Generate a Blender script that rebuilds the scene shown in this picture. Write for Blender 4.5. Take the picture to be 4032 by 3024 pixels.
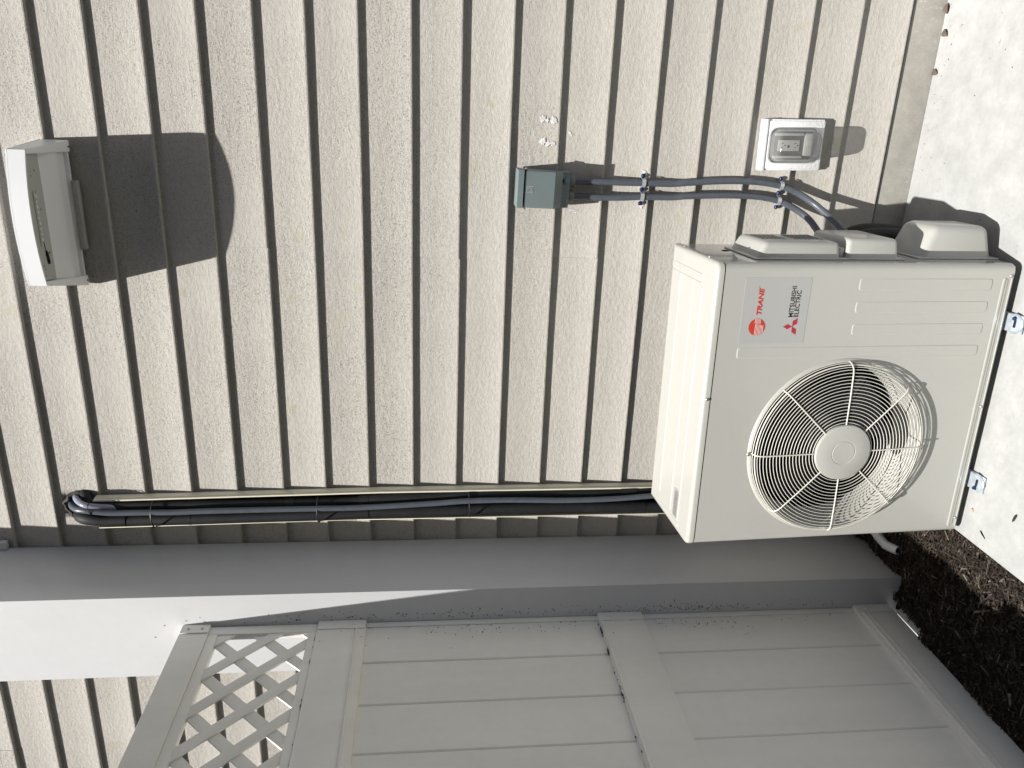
import bpy, bmesh, math, random
from mathutils import Vector, Matrix, noise
random.seed(7)
for o in list(bpy.data.objects): bpy.data.objects.remove(o)
scene = bpy.context.scene
COL = scene.collection
ZC = 1.67                        # eye height above the slab under the unit

# ------------------------------------------------------------------ camera
cam_d = bpy.data.cameras.new('camera'); cam = bpy.data.objects.new('camera', cam_d); COL.objects.link(cam)
yaw, pitch, roll = math.radians(-19.8543), math.radians(6.2365), math.radians(0.096)
fwd = Vector((math.sin(yaw)*math.cos(pitch), math.cos(yaw)*math.cos(pitch), -math.sin(pitch)))
rgt = Vector((math.cos(yaw), -math.sin(yaw), 0)); upv = rgt.cross(fwd)
rgt, upv = math.cos(roll)*rgt + math.sin(roll)*upv, -math.sin(roll)*rgt + math.cos(roll)*upv
m = Matrix.Identity(4)
for i in range(3):
    m[i][0] = -upv[i]; m[i][1] = rgt[i]; m[i][2] = -fwd[i]     # phone held sideways: picture right is down
m[2][3] = ZC
cam.matrix_world = m
cam_d.sensor_width = 36; cam_d.lens = 36*3094.05/4032; cam_d.clip_start = 0.05; cam_d.clip_end = 500
scene.camera = cam

# ------------------------------------------------------------------ light
SUN = Vector((-0.24, -1.0, 2.05)).normalized()
world = bpy.data.worlds.new('World'); scene.world = world; world.use_nodes = True
wn = world.node_tree.nodes; wl = world.node_tree.links
sky = wn.new('ShaderNodeTexSky'); sky.sky_type = 'NISHITA'; sky.sun_disc = False
sky.sun_elevation = math.asin(SUN.z); sky.sun_rotation = math.atan2(SUN.x, SUN.y)
sky.air_density = 0.55; sky.dust_density = 2.5; sky.ozone_density = 0.0
bg = wn['Background']; bg.inputs[1].default_value = 0.068
wl.new(sky.outputs[0], bg.inputs[0])
sd = bpy.data.lights.new('sun', 'SUN'); sd.energy = 5.0; sd.angle = math.radians(0.5); sd.color = (1.0, 0.965, 0.915)
so = bpy.data.objects.new('sun', sd); COL.objects.link(so); so.rotation_euler = SUN.to_track_quat('Z', 'Y').to_euler()
so.location = SUN*20
scene.view_settings.view_transform = 'Standard'; scene.view_settings.look = 'None'
scene.view_settings.gamma = 1; scene.view_settings.use_curve_mapping = False
scene.view_settings.exposure = 0.75
scene.render.engine = 'CYCLES'

# ------------------------------------------------------------------ materials
def mat(name, col, rough=0.5, metal=0.0, spec=0.5, bump=None, mottle=None, speck=None, coat=0, coords='Object', rnd=0.0, dirt=None):
    """bump=(scale,strength,stretch xyz) mottle=(scale,amount) speck=(scale,threshold,colour,mask scale,mask lo)"""
    M = bpy.data.materials.new(name); M.use_nodes = True
    n = M.node_tree.nodes; l = M.node_tree.links; b = n['Principled BSDF']
    b.inputs['Base Color'].default_value = (*col, 1); b.inputs['Roughness'].default_value = rough
    b.inputs['Metallic'].default_value = metal; b.inputs['Specular IOR Level'].default_value = spec
    if coat: b.inputs['Coat Weight'].default_value = coat; b.inputs['Coat Roughness'].default_value = 0.08
    tc = n.new('ShaderNodeTexCoord'); src = tc.outputs[coords]
    if rnd:
        oi = n.new('ShaderNodeObjectInfo'); ad = n.new('ShaderNodeVectorMath'); ad.operation = 'MULTIPLY_ADD'
        cm = n.new('ShaderNodeCombineXYZ')
        for k in range(3): l.new(oi.outputs['Random'], cm.inputs[k])
        ad.inputs[1].default_value = (37, 23, 51); l.new(cm.outputs[0], ad.inputs[0]); l.new(src, ad.inputs[2]); src = ad.outputs[0]
    def nz(scale, detail=4, stretch=None, rough_=0.55):
        t = n.new('ShaderNodeTexNoise'); t.inputs['Scale'].default_value = scale; t.inputs['Detail'].default_value = detail
        t.inputs['Roughness'].default_value = rough_
        if stretch:
            mp = n.new('ShaderNodeMapping'); mp.inputs['Scale'].default_value = stretch; l.new(src, mp.inputs[0]); l.new(mp.outputs[0], t.inputs[0])
        else: l.new(src, t.inputs[0])
        return t.outputs[0]
    colour = None
    def rgb(c):
        r = n.new('ShaderNodeRGB'); r.outputs[0].default_value = (*c, 1); return r.outputs[0]
    cur = rgb(col)
    def mix(fac, a, c, mode='MIX'):
        x = n.new('ShaderNodeMix'); x.data_type = 'RGBA'; x.blend_type = mode
        if isinstance(fac, float): x.inputs[0].default_value = fac
        else: l.new(fac, x.inputs[0])
        l.new(a, x.inputs[6]); l.new(c, x.inputs[7]); return x.outputs[2]
    def ramp(f, lo, hi, a=0.0, c=1.0):
        x = n.new('ShaderNodeMapRange'); x.inputs[1].default_value = lo; x.inputs[2].default_value = hi
        x.inputs[3].default_value = a; x.inputs[4].default_value = c; l.new(f, x.inputs[0]); return x.outputs[0]
    if rnd:
        f = ramp(oi.outputs['Random'], 0, 1, 1-rnd, 1+rnd); h = n.new('ShaderNodeVectorMath'); h.operation = 'SCALE'
        l.new(cur, h.inputs[0]); l.new(f, h.inputs['Scale']); cur = h.outputs[0]
    for mo in (mottle if isinstance(mottle, list) else [mottle] if mottle else []):
        f = ramp(nz(mo[0], 5, mo[2] if len(mo) > 2 else None), 0.3, 0.7, 1-mo[1], 1+mo[1])
        h = n.new('ShaderNodeVectorMath'); h.operation = 'SCALE'; l.new(cur, h.inputs[0]); l.new(f, h.inputs['Scale']); cur = h.outputs[0]
    for sp in (speck if isinstance(speck, list) else [speck] if speck else []):
        sc, th, sc_col, ms, mlo = sp[:5]
        f = ramp(nz(sc, 3, sp[5] if len(sp) > 5 else None, 0.6), th, th+0.06)
        if ms:
            g = ramp(nz(ms, 3), mlo, mlo+0.18); mm = n.new('ShaderNodeMath'); mm.operation = 'MULTIPLY'; l.new(f, mm.inputs[0]); l.new(g, mm.inputs[1]); f = mm.outputs[0]
        if len(sp) > 6:                 # mildew: denser on the upper courses
            sx = n.new('ShaderNodeSeparateXYZ'); l.new(tc.outputs['Object'], sx.inputs[0]); zz_ = ramp(sx.outputs[2], 1.0, 2.2, 0.35, 1.25)
            if rnd:
                m3 = n.new('ShaderNodeMath'); m3.operation = 'MULTIPLY'; l.new(zz_, m3.inputs[0]); l.new(ramp(oi.outputs['Random'], 0, 1, 1.25, .5), m3.inputs[1]); zz_ = m3.outputs[0]
            mm = n.new('ShaderNodeMath'); mm.operation = 'MULTIPLY'; l.new(f, mm.inputs[0]); l.new(zz_, mm.inputs[1]); f = mm.outputs[0]
        cur = mix(f, cur, rgb(sc_col))
    l.new(cur, b.inputs['Base Color'])
    if bump:
        prev = None
        for bb in (bump if isinstance(bump, list) else [bump]):
            bp = n.new('ShaderNodeBump'); bp.inputs['Distance'].default_value = bb[3] if len(bb) > 3 else 0.001
            bp.inputs['Strength'].default_value = bb[1]; l.new(nz(bb[0], 4, bb[2]), bp.inputs['Height'])
            if prev: l.new(prev, bp.inputs['Normal'])
            prev = bp.outputs[0]
        l.new(prev, b.inputs['Normal'])
    return M

M_siding = mat('siding_paint', (0.356, 0.340, 0.314), 0.75, spec=0.25, rnd=0.05,
    bump=[(95, 0.9, (0.5, 1, 1), 0.0022), (260, 0.9, (0.6, 1, 1), 0.0011)],
    mottle=[(1.1, 0.035), (7, 0.025), (90, 0.06, (0.7, 1, 1))],
    speck=[(250, 0.565, (0.20, 0.188, 0.165), 1.7, 0.40, (0.9, 1, 1), 1), (340, 0.595, (0.05, 0.048, 0.04), 2.3, 0.40, (0.9, 1, 1), 1), (14, 0.60, (0.325, 0.312, 0.260), 1.3, 0.45)])
M_found = mat('foundation_paint', (0.275, 0.265, 0.24), 0.85, spec=0.2, bump=[(70, 1, (1, 1, .4), .002), (300, .6, None, .001)],
    mottle=[(6, 0.12), (30, 0.08)], speck=[(22, 0.63, (0.55, 0.56, 0.55), 3, 0.45, (2.5, 1, 1)), (160, 0.68, (0.1, 0.09, 0.08), 0, 0)])
M_slab = mat('concrete', (0.318, 0.324, 0.320), 0.9, spec=0.2, bump=[(120, 0.5, None, .001), (600, 0.4, None, .0005)],
    mottle=[(2.2, 0.07), (14, 0.09), (70, 0.05)], speck=[(45, 0.68, (0.20, 0.20, 0.195), 2.5, 0.45), (90, 0.71, (0.42, 0.42, 0.41), 0, 0), (330, 0.72, (0.2, 0.19, 0.17), 2, .4)])
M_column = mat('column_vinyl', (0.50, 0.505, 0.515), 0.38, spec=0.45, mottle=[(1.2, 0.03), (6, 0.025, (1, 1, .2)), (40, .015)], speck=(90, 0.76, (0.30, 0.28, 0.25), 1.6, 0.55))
M_fence = mat('fence_vinyl', (0.74, 0.725, 0.675), 0.5, spec=0.4, mottle=[(1.6, 0.03), (9, 0.035, (1, 1, .12)), (30, 0.02)], bump=(5, .35, (1, 1, .3), .004), speck=[(70, 0.745, (0.18, 0.15, 0.12), 3, 0.48)], rnd=0.01)
M_ivory = mat('unit_enamel', (0.375, 0.377, 0.350), 0.33, spec=0.5, coat=0.35, mottle=[(4, .015), (60, .012)], speck=(130, 0.74, (0.30, 0.29, 0.26), 4, 0.5), bump=(900, 0.12, None, .0003))
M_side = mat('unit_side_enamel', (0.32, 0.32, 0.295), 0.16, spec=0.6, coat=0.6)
M_wire = mat('wire_coating', (0.56, 0.55, 0.50), 0.4, spec=0.5)
M_dark = mat('dark_cavity', (0.012, 0.012, 0.015), 0.8, spec=0.1)
M_fan = mat('fan_plastic', (0.016, 0.016, 0.02), 0.6, spec=0.2)
M_coil = mat('coil_fins', (0.02, 0.025, 0.05), 0.5, spec=0.4)
M_sticker = mat('sticker', (0.345, 0.35, 0.345), 0.35, spec=0.5)
M_red = mat('red_print', (0.42, 0.035, 0.022), 0.5)
M_red2 = mat('crimson_print', (0.34, 0.02, 0.04), 0.5)
M_blk = mat('black_print', (0.012, 0.012, 0.014), 0.5)
M_whitep = mat('white_print', (0.62, 0.55, 0.52), 0.5)
M_label = mat('grey_label', (0.36, 0.37, 0.37), 0.4)
M_steel = mat('screw_steel', (0.45, 0.44, 0.42), 0.35, metal=0.8)
M_zinc = mat('zinc_bracket', (0.50, 0.56, 0.62), 0.32, metal=0.55, mottle=(60, 0.12))
M_blue = mat('blue_anchor_screw', (0.014, 0.024, 0.085), 0.35, metal=0.4)
M_strap = mat('galvanised_strap', (0.50, 0.52, 0.56), 0.35, metal=0.5, mottle=(150, 0.08))
M_conduit = mat('grey_conduit', (0.070, 0.080, 0.098), 0.38, spec=0.5, mottle=(40, 0.1))
M_conduit2 = mat('pale_conduit', (0.22, 0.23, 0.30), 0.25, spec=0.6, mottle=(25, 0.2))
M_foam = mat('pipe_insulation', (0.0095, 0.0105, 0.012), 0.65, spec=0.3, mottle=[(40, 0.25), (9, .2)], bump=(60, .5, (1, 1, .3), .002))
M_tape = mat('black_tape', (0.008, 0.008, 0.009), 0.5, spec=0.5)
M_cover = mat('line_cover_plastic', (0.62, 0.60, 0.48), 0.4, spec=0.4)
M_greybox = mat('grey_box_paint', (0.122, 0.155, 0.160), 0.42, spec=0.5, mottle=[(12, 0.05)], speck=(120, 0.72, (0.28, 0.31, 0.31), 12, 0.55))
M_greyfit = mat('grey_fitting', (0.11, 0.125, 0.125), 0.5)
M_sealant = mat('dark_sealant', (0.035, 0.035, 0.03), 0.8, bump=(90, 1, None, .004))
M_block = mat('block_white_paint', (0.66, 0.67, 0.68), 0.6, spec=0.4, bump=(130, 1.0, (1, 1, 1), .0016), mottle=(25, 0.05))
M_recept = mat('receptacle_plastic', (0.75, 0.73, 0.68), 0.4)
M_gasket = mat('cover_base_plastic', (0.14, 0.14, 0.14), 0.5)
M_light_bounce = mat('lamp_bounce_white', (0.74, 0.755, 0.745), 0.35, spec=0.5)  # housing white made lighter: ground bounce on underside and end caps put into colour
M_light = mat('lamp_housing', (0.66, 0.675, 0.69), 0.4, spec=0.4, mottle=(6, 0.02))
M_lens = mat('lamp_lens', (0.45, 0.455, 0.42), 0.25, spec=0.6)
M_led = mat('led_dots', (0.62, 0.62, 0.58), 0.15, spec=0.8)
M_paint = mat('white_smear', (0.48, 0.485, 0.48), 0.8, mottle=[(120, .18), (30, .1)], bump=(200, .8, None, .002))
M_pvc = mat('pvc_pipe', (0.55, 0.58, 0.60), 0.35)
M_soil = mat('soil', (0.022, 0.017, 0.013), 0.95, spec=0.1, bump=(60, 1, None, .01))
M_lawn = mat('lawn_green', (0.05, 0.055, 0.035), 0.95, spec=0.1, mottle=(3, 0.3))
CH = [mat('chip_dark', (0.014, 0.011, 0.009), 0.85, spec=0.2), mat('chip_brown', (0.034, 0.025, 0.019), 0.85, spec=0.2),
      mat('chip_grey', (0.058, 0.048, 0.039), 0.8, spec=0.2), mat('chip_tan', (0.15, 0.13, 0.10), 0.75, spec=0.2)]
M_leaf = mat('dry_leaf', (0.095, 0.07, 0.055), 0.8)
M_leaf2 = mat('tan_flake', (0.42, 0.28, 0.14), 0.8)
M_dirt = mat('dirt_fleck', (0.045, 0.035, 0.028), 0.9)
M_dirt2 = mat('rust_fleck', (0.12, 0.045, 0.03), 0.9)
def clear_mat():
    M = bpy.data.materials.new('clear_polycarbonate'); M.use_nodes = True; n = M.node_tree.nodes; l = M.node_tree.links
    n.remove(n['Principled BSDF']); out = n['Material Output']
    t = n.new('ShaderNodeBsdfTransparent'); t.inputs[0].default_value = (0.56, 0.57, 0.57, 1)
    g = n.new('ShaderNodeBsdfGlossy'); g.inputs['Roughness'].default_value = 0.06
    d = n.new('ShaderNodeBsdfDiffuse'); d.inputs[0].default_value = (0.5, 0.52, 0.53, 1)
    fr = n.new('ShaderNodeLayerWeight'); fr.inputs[0].default_value = 0.35
    m1 = n.new('ShaderNodeMixShader'); m1.inputs[0].default_value = 0.09; l.new(t.outputs[0], m1.inputs[1]); l.new(d.outputs[0], m1.inputs[2])
    d2 = n.new('ShaderNodeBsdfDiffuse'); d2.inputs[0].default_value = (0.50, 0.51, 0.51, 1)
    m3 = n.new('ShaderNodeMixShader'); m3.inputs[0].default_value = 0.30; l.new(d2.outputs[0], m3.inputs[1]); l.new(g.outputs[0], m3.inputs[2])
    sq = n.new('ShaderNodeMath'); sq.operation = 'MULTIPLY'; sq.inputs[1].default_value = 0.55; l.new(fr.outputs['Facing'], sq.inputs[0])
    m2 = n.new('ShaderNodeMixShader'); l.new(sq.outputs[0], m2.inputs[0]); l.new(m1.outputs[0], m2.inputs[1]); l.new(m3.outputs[0], m2.inputs[2])
    l.new(m2.outputs[0], out.inputs[0]); return M
M_clear = clear_mat()

# ------------------------------------------------------------------ mesh helpers
class B:
    def __init__(s): s.bm = bmesh.new()
    def box(s, x0, x1, y0, y1, z0, z1, bev=0.0, seg=2, mi=0, M=None):
        x0, x1 = sorted((x0, x1)); y0, y1 = sorted((y0, y1)); z0, z1 = sorted((z0, z1))
        v = [s.bm.verts.new(p) for p in [(x0,y0,z0),(x1,y0,z0),(x1,y1,z0),(x0,y1,z0),(x0,y0,z1),(x1,y0,z1),(x1,y1,z1),(x0,y1,z1)]]
        fs = [s.bm.faces.new([v[i] for i in q]) for q in [(0,3,2,1),(4,5,6,7),(0,1,5,4),(1,2,6,5),(2,3,7,6),(3,0,4,7)]]
        for f in fs: f.material_index = mi
        if M is not None: bmesh.ops.transform(s.bm, matrix=M, verts=v)
        if bev:
            es = {e for f in fs for e in f.edges}
            bmesh.ops.bevel(s.bm, geom=list(es), offset=bev, segments=seg, profile=0.5, affect='EDGES')
        return s
    def prism(s, pts, axis, lo, hi, mi=0, bev=0.0):
        def P(a, b, c):
            return {'x': (c, a, b), 'y': (a, c, b), 'z': (a, b, c)}[axis]
        lo_v = [s.bm.verts.new(P(a, b, lo)) for a, b in pts]; hi_v = [s.bm.verts.new(P(a, b, hi)) for a, b in pts]
        fs = [s.bm.faces.new(lo_v[::-1]), s.bm.faces.new(hi_v)]
        n = len(pts)
        for i in range(n): fs.append(s.bm.faces.new([lo_v[i], lo_v[(i+1) % n], hi_v[(i+1) % n], hi_v[i]]))
        for f in fs: f.material_index = mi
        if bev:
            es = set(fs[1].edges) | set(fs[0].edges)
            bmesh.ops.bevel(s.bm, geom=list(es), offset=bev, segments=2, profile=0.5, affect='EDGES')
        return s
    def tube(s, pts, r, seg=12, cap=True, rib=None, step=None, mi=0, closed=False):
        pts = [Vector(p) for p in pts]
        if step: pts = resample(pts, step)
        n = len(pts); rings = []
        ref = Vector((0.13, 0.21, 0.97)).normalized(); prevn = None
        for i, p in enumerate(pts):
            if closed: t = pts[(i+1) % n]-pts[i-1]
            else: t = pts[min(i+1, n-1)]-pts[max(i-1, 0)]
            t.normalize()
            if prevn is None:
                a = ref.cross(t)
                if a.length < .2: a = Vector((1, 0, 0)).cross(t)
                a.normalize()
            else:
                a = prevn-t*prevn.dot(t); a.normalize()
            prevn = a; bb = t.cross(a)
            rr = r(i/(n-1)) if callable(r) else r
            if rib: rr += rib*(1 if i % 2 else -1)
            rings.append([s.bm.verts.new(p+rr*(math.cos(2*math.pi*k/seg)*a+math.sin(2*math.pi*k/seg)*bb)) for k in range(seg)])
        for i in range(n if closed else n-1):
            A, Bn = rings[i], rings[(i+1) % n]
            for k in range(seg):
                s.bm.faces.new([A[k], A[(k+1) % seg], Bn[(k+1) % seg], Bn[k]]).material_index = mi
        if cap and not closed:
            s.bm.faces.new(rings[0][::-1]).material_index = mi; s.bm.faces.new(rings[-1]).material_index = mi
        return s
    def lathe(s, prof, c, axis='y', seg=48, a0=0.0, a1=2*math.pi, mi=0):
        """prof: (radius, offset along axis)"""
        full = abs(a1-a0-2*math.pi) < 1e-6; n = seg if full else seg+1; rows = []
        for r, h in prof:
            row = []
            for k in range(n):
                a = a0+(a1-a0)*k/seg; u, v = r*math.cos(a), r*math.sin(a)
                p = {'y': (c[0]+u, c[1]+h, c[2]+v), 'z': (c[0]+u, c[1]+v, c[2]+h), 'x': (c[0]+h, c[1]+u, c[2]+v)}[axis]
                row.append(s.bm.verts.new(p))
            rows.append(row)
        for i in range(len(rows)-1):
            for k in range(seg if full else seg):
                k2 = (k+1) % n
                s.bm.faces.new([rows[i][k], rows[i][k2], rows[i+1][k2], rows[i+1][k]]).material_index = mi
        return s
    def done(s, name, mats, parent=None, smooth=True, ang=32, flat=None, **props):
        bmesh.ops.remove_doubles(s.bm, verts=s.bm.verts, dist=1e-6)
        bmesh.ops.recalc_face_normals(s.bm, faces=s.bm.faces)
        if smooth:
            for f in s.bm.faces: f.smooth = True
            for e in s.bm.edges:
                if len(e.link_faces) == 2: e.smooth = e.calc_face_angle(0) < math.radians(ang)
            if flat:                       # keep a flat panel flat: no shading bleed from its rounded rim
                fv = Vector(flat)
                for e in s.bm.edges:
                    k_ = [f.normal.dot(fv) > .99999 for f in e.link_faces]
                    if len(k_) == 2 and k_[0] != k_[1]: e.smooth = False
        me = bpy.data.meshes.new(name); s.bm.to_mesh(me); s.bm.free()
        for mm in (mats if isinstance(mats, list) else [mats]): me.materials.append(mm)
        o = bpy.data.objects.new(name, me); COL.objects.link(o)
        if parent: o.parent = parent
        for k, v in props.items(): o[k] = v
        return o

def resample(pts, step):
    dense = []
    P = [pts[0]*2-pts[1]]+pts+[pts[-1]*2-pts[-2]]
    for i in range(1, len(P)-2):
        for j in range(24):
            t = j/24; a, b, c, d = P[i-1], P[i], P[i+1], P[i+2]
            dense.append(0.5*((2*b)+(c-a)*t+(2*a-5*b+4*c-d)*t*t+(3*b-a-3*c+d)*t**3))
    dense.append(pts[-1]); out = [dense[0].copy()]; acc = 0
    for i in range(1, len(dense)):
        seg = (dense[i]-dense[i-1]); L = seg.length; pos = 0
        while acc+(L-pos) >= step:
            pos += step-acc; out.append(dense[i-1]+seg*(pos/L)); acc = 0
        acc += L-pos
    return out

def C(*p):                       # eye-level coordinates -> world
    return Vector((p[0], p[1], p[2]+ZC))
def thing(name, label, cat, loc=(0, 0, 0), rot=(0, 0, 0), group=None):
    o = bpy.data.objects.new(name, None); COL.objects.link(o); o.location = loc; o.rotation_euler = rot
    o.empty_display_size = 0.1; o['label'] = label; o['category'] = cat
    if group: o['group'] = group
    return o
def wpart(b, name, mats, parent, **kw):          # mesh built in world coordinates, parented to a placed empty
    o = b.done(name, mats, None, **kw)
    if parent:
        inv = Matrix.LocRotScale(parent.location, parent.rotation_euler, None).inverted()
        o.data.transform(inv); o.parent = parent
    return o
def dup(root, loc=None, rot=None, label=None, parent=None):
    r = root.copy(); COL.objects.link(r)
    if loc is not None: r.location = loc
    if rot is not None: r.rotation_euler = rot
    if label: r['label'] = label
    if parent: r.parent = parent
    for ch in [c for c in bpy.data.objects if c.parent == root and c != r]:
        dup(ch, parent=r)
    return r
def text_mesh(s, name, matl, parent, x0, x1, z0, z1, y, shear=0.0, bold=0.0, thick=0.0004):
    cu = bpy.data.curves.new('t', 'FONT'); cu.body = s; cu.shear = shear; cu.offset = bold; cu.extrude = 0.01; cu.size = 1; cu.resolution_u = 4
    o = bpy.data.objects.new('t', cu); COL.objects.link(o)
    dg = bpy.context.evaluated_depsgraph_get(); dg.update()
    me = bpy.data.meshes.new_from_object(o.evaluated_get(dg)); bpy.data.objects.remove(o)
    xs = [v.co.x for v in me.vertices]; ys = [v.co.y for v in me.vertices]; a, b, c, d = min(xs), max(xs), min(ys), max(ys)
    for v in me.vertices:
        X = x0+(v.co.x-a)/(b-a)*(x1-x0); Z = z0+(v.co.y-c)/(d-c)*(z1-z0); v.co = (X, y-(v.co.z+0.01)/0.02*thick, Z)
    me.name = name; me.materials.clear(); me.materials.append(matl)
    ob = bpy.data.objects.new(name, me); COL.objects.link(ob); ob.parent = parent; return ob
def screw(bm, c, r=0.004, n=(0, -1, 0), hgt=0.0025):
    c = Vector(c); n = Vector(n).normalized(); q = n.to_track_quat('Z', 'Y').to_matrix().to_4x4(); q.translation = c
    k = len(bm.bm.verts)
    prev = list(bm.bm.verts)
    bm.lathe([(r, 0), (r, hgt*.5), (r*.75, hgt), (r*.35, hgt), (r*.3, hgt*.55), (0.00001, hgt*.5)], (0, 0, 0), 'z', 10)
    new = [v for v in bm.bm.verts if v not in set(prev)]
    bmesh.ops.transform(bm.bm, matrix=q, verts=new)

# ------------------------------------------------------------------ ground
def slab_z(y): return -1.658 - 0.0245*(2.62-y) + ZC
b = B(); b.box(-200, 200, -200, 200, -0.6, -0.14)
o = b.done('ground', M_lawn, kind='structure')
b = B(); yb0, yb1 = 0.35, 2.6262
pts = [(yb0, slab_z(yb0)-0.11), (yb1, slab_z(yb1)-0.11), (yb1, slab_z(yb1)), (yb0, slab_z(yb0))]
b.prism(pts, 'x', -1.225, 5.0, bev=0.004)
b.done('concrete_path', M_slab, kind='structure', label='pale concrete slab under the outdoor unit')
b = B(); b.prism([(y, z-.072) for y, z in pts], 'x', -5.0, -1.700, bev=0.004)
b.done('concrete_pavement', M_slab, kind='structure', label='sunlit concrete beyond the fence')
# soil bed
b = B(); nx, ny = 24, 110
def bed_z(x, y):
    base = -1.722+ZC+0.012*noise.noise(Vector((x*6, y*6, 1)))+0.009*noise.noise(Vector((x*22, y*22, 4)))
    base += 0.02*max(0, (x+1.36)/0.13) if x > -1.36 else 0
    if y > 2.3: base += 0.02*noise.noise(Vector((x*9, y*9, 7)))+0.012
    if x < -1.655 and 2.10 < y < 2.30: base -= 0.024
    elif x < -1.64: base += 0.020
    return base
grid = [[b.bm.verts.new((-1.708+i*(0.481/nx), -0.2+j*(2.84/ny), bed_z(-1.708+i*(0.481/nx), -0.2+j*(2.84/ny)))) for j in range(ny+1)] for i in range(nx+1)]
for i in range(nx):
    for j in range(ny): b.bm.faces.new([grid[i][j], grid[i+1][j], grid[i+1][j+1], grid[i][j+1]])
b.done('soil_bed', M_soil, kind='structure')
# shredded mulch
b = B(); R = random.Random(3)
def chip(bm, c, L, W, Hh, yawv, tilt, rollv, mi):
    Mx = Matrix.Translation(c) @ Matrix.Rotation(yawv, 4, 'Z') @ Matrix.Rotation(tilt, 4, 'Y') @ Matrix.Rotation(rollv, 4, 'X')
    k = R.uniform(-.3, .3)*W
    P = [(-L/2, -W/2*.6, 0), (L/2*.9, -W/2*.5+k, 0), (L/2, W/2*.5+k, 0), (-L/2*.9, W/2, 0), (-L/2*.95, -W/2*.4, Hh), (L/2*.85, -W/2*.3+k, Hh), (L/2*.93, W/2*.4+k, Hh), (-L/2*.85, W/2*.6, Hh)]
    v = [bm.bm.verts.new(Mx @ Vector(p)) for p in P]
    for q in [(0,3,2,1),(4,5,6,7),(0,1,5,4),(1,2,6,5),(2,3,7,6),(3,0,4,7)]: bm.bm.faces.new([v[i] for i in q]).material_index = mi
for i in range(17000):
    x = R.uniform(-1.70, -1.232); y = R.uniform(0.9, 2.60) if R.random() < .9 else R.uniform(-.1, .9)
    if x < -1.565 and y > 2.285: continue
    if x < -1.690 and 2.10 < y < 2.285: continue
    L = R.choice([0.008, 0.012, 0.018, 0.024, 0.034])*R.uniform(.7, 1.4); W = R.uniform(.0018, .007)
    if R.random() < .02: L = R.uniform(.035, .07); W = R.uniform(.006, .014)
    mi = R.choices([0, 1, 2, 3], [36, 38, 22, 4])[0]
    chip(b, Vector((x, y, bed_z(x, y)+R.uniform(0.0, 0.012))), L, W, R.uniform(.001, .0035), R.uniform(0, 6.28), R.gauss(0, .22), R.gauss(0, .5), mi)
b.done('wood_mulch', CH, smooth=False, kind='stuff', label='dark shredded wood mulch between the slab and the fence', category='mulch')

# ------------------------------------------------------------------ house wall
house = thing('house_wall', 'greige painted lap siding wall with sharp shadow lines behind everything', 'wall', (0, 2.62, 0))
lips = {-9: 2.72, -8: 2.564, -7: 2.407, -6: 2.25, -5: 2.093, -4: 1.935, -3: 1.778, -2: 1.621, -1: 1.463, 0: 1.3070, 1: 1.1498, 2: 0.9925, 3: 0.8335, 4: 0.674, 5: 0.5125, 6: 0.3600, 7: 0.2045, 8: 0.0440,
        9: -0.1112, 10: -0.2700, 11: -0.4262, 12: -0.5815, 13: -0.7384, 14: -0.8978, 15: -1.0605, 16: -1.2201, 17: -1.3807, 18: -1.5416}
joints = {5: -0.477, 9: -0.5016, 12: -0.4909}
HOLE = (-1.409, 1.222)
RJ = random.Random(11)
def board(xa, xb, z0, z1, seed, dy=0.0, dz=0.0):
    b = B(); n = max(2, int((xb-xa)/0.06)); rows = []
    for i in range(n+1):
        x = xa+(xb-xa)*i/n
        w = 0.0011*noise.noise(Vector((x*2.1, seed*7.3, 0)))+0.0004*noise.noise(Vector((x*11, seed*3.1, 2)))
        wz = 0.0012*noise.noise(Vector((x*1.3, seed*5.7, 9)))
        za, zb = z0+ZC+wz+dz, z1+ZC+0.024
        top_y = 2.6370; y = 2.62+w+dy
        pr = [(y, za+.0085), (y-.0009, za+.0065), (y-.0007, za+.0022), (y+.0008, za+.0004), (y+.0028, za), (2.6375, za), (2.6500, zb), (top_y, zb), (y+(top_y-y)*.5, (za+zb)/2)]
        rows.append([b.bm.verts.new((x, p[0], p[1])) for p in pr])
    m_ = 9
    for i in range(n):
        for k in range(m_): b.bm.faces.new([rows[i][k], rows[i][(k+1) % m_], rows[i+1][(k+1) % m_], rows[i+1][k]])
    b.bm.faces.new(rows[0][::-1]); b.bm.faces.new(rows[-1])
    return b
def hole_cutter(r, y0, y1, seed=1):
    b = B(); pts = []
    for k in range(40):
        a = 2*math.pi*k/40; rr = r*(1+.16*noise.noise(Vector((math.cos(a)*2.2, math.sin(a)*2.2, seed)))+.07*noise.noise(Vector((math.cos(a)*9, math.sin(a)*9, seed))))
        pts.append((HOLE[0]+rr*math.cos(a)*.95, HOLE[1]+ZC+rr*math.sin(a)*.95))
    b.prism(pts, 'y', y0, y1)
    return b
def cut(o, cutter_b):
    c = cutter_b.done('cutter', M_dark)
    md = o.modifiers.new('b', 'BOOLEAN'); md.operation = 'DIFFERENCE'; md.object = c; md.solver = 'EXACT'
    dg = bpy.context.evaluated_depsgraph_get(); dg.update()
    me = bpy.data.meshes.new_from_object(o.evaluated_get(dg)); o.modifiers.clear(); o.data = me; bpy.data.objects.remove(c)
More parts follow.
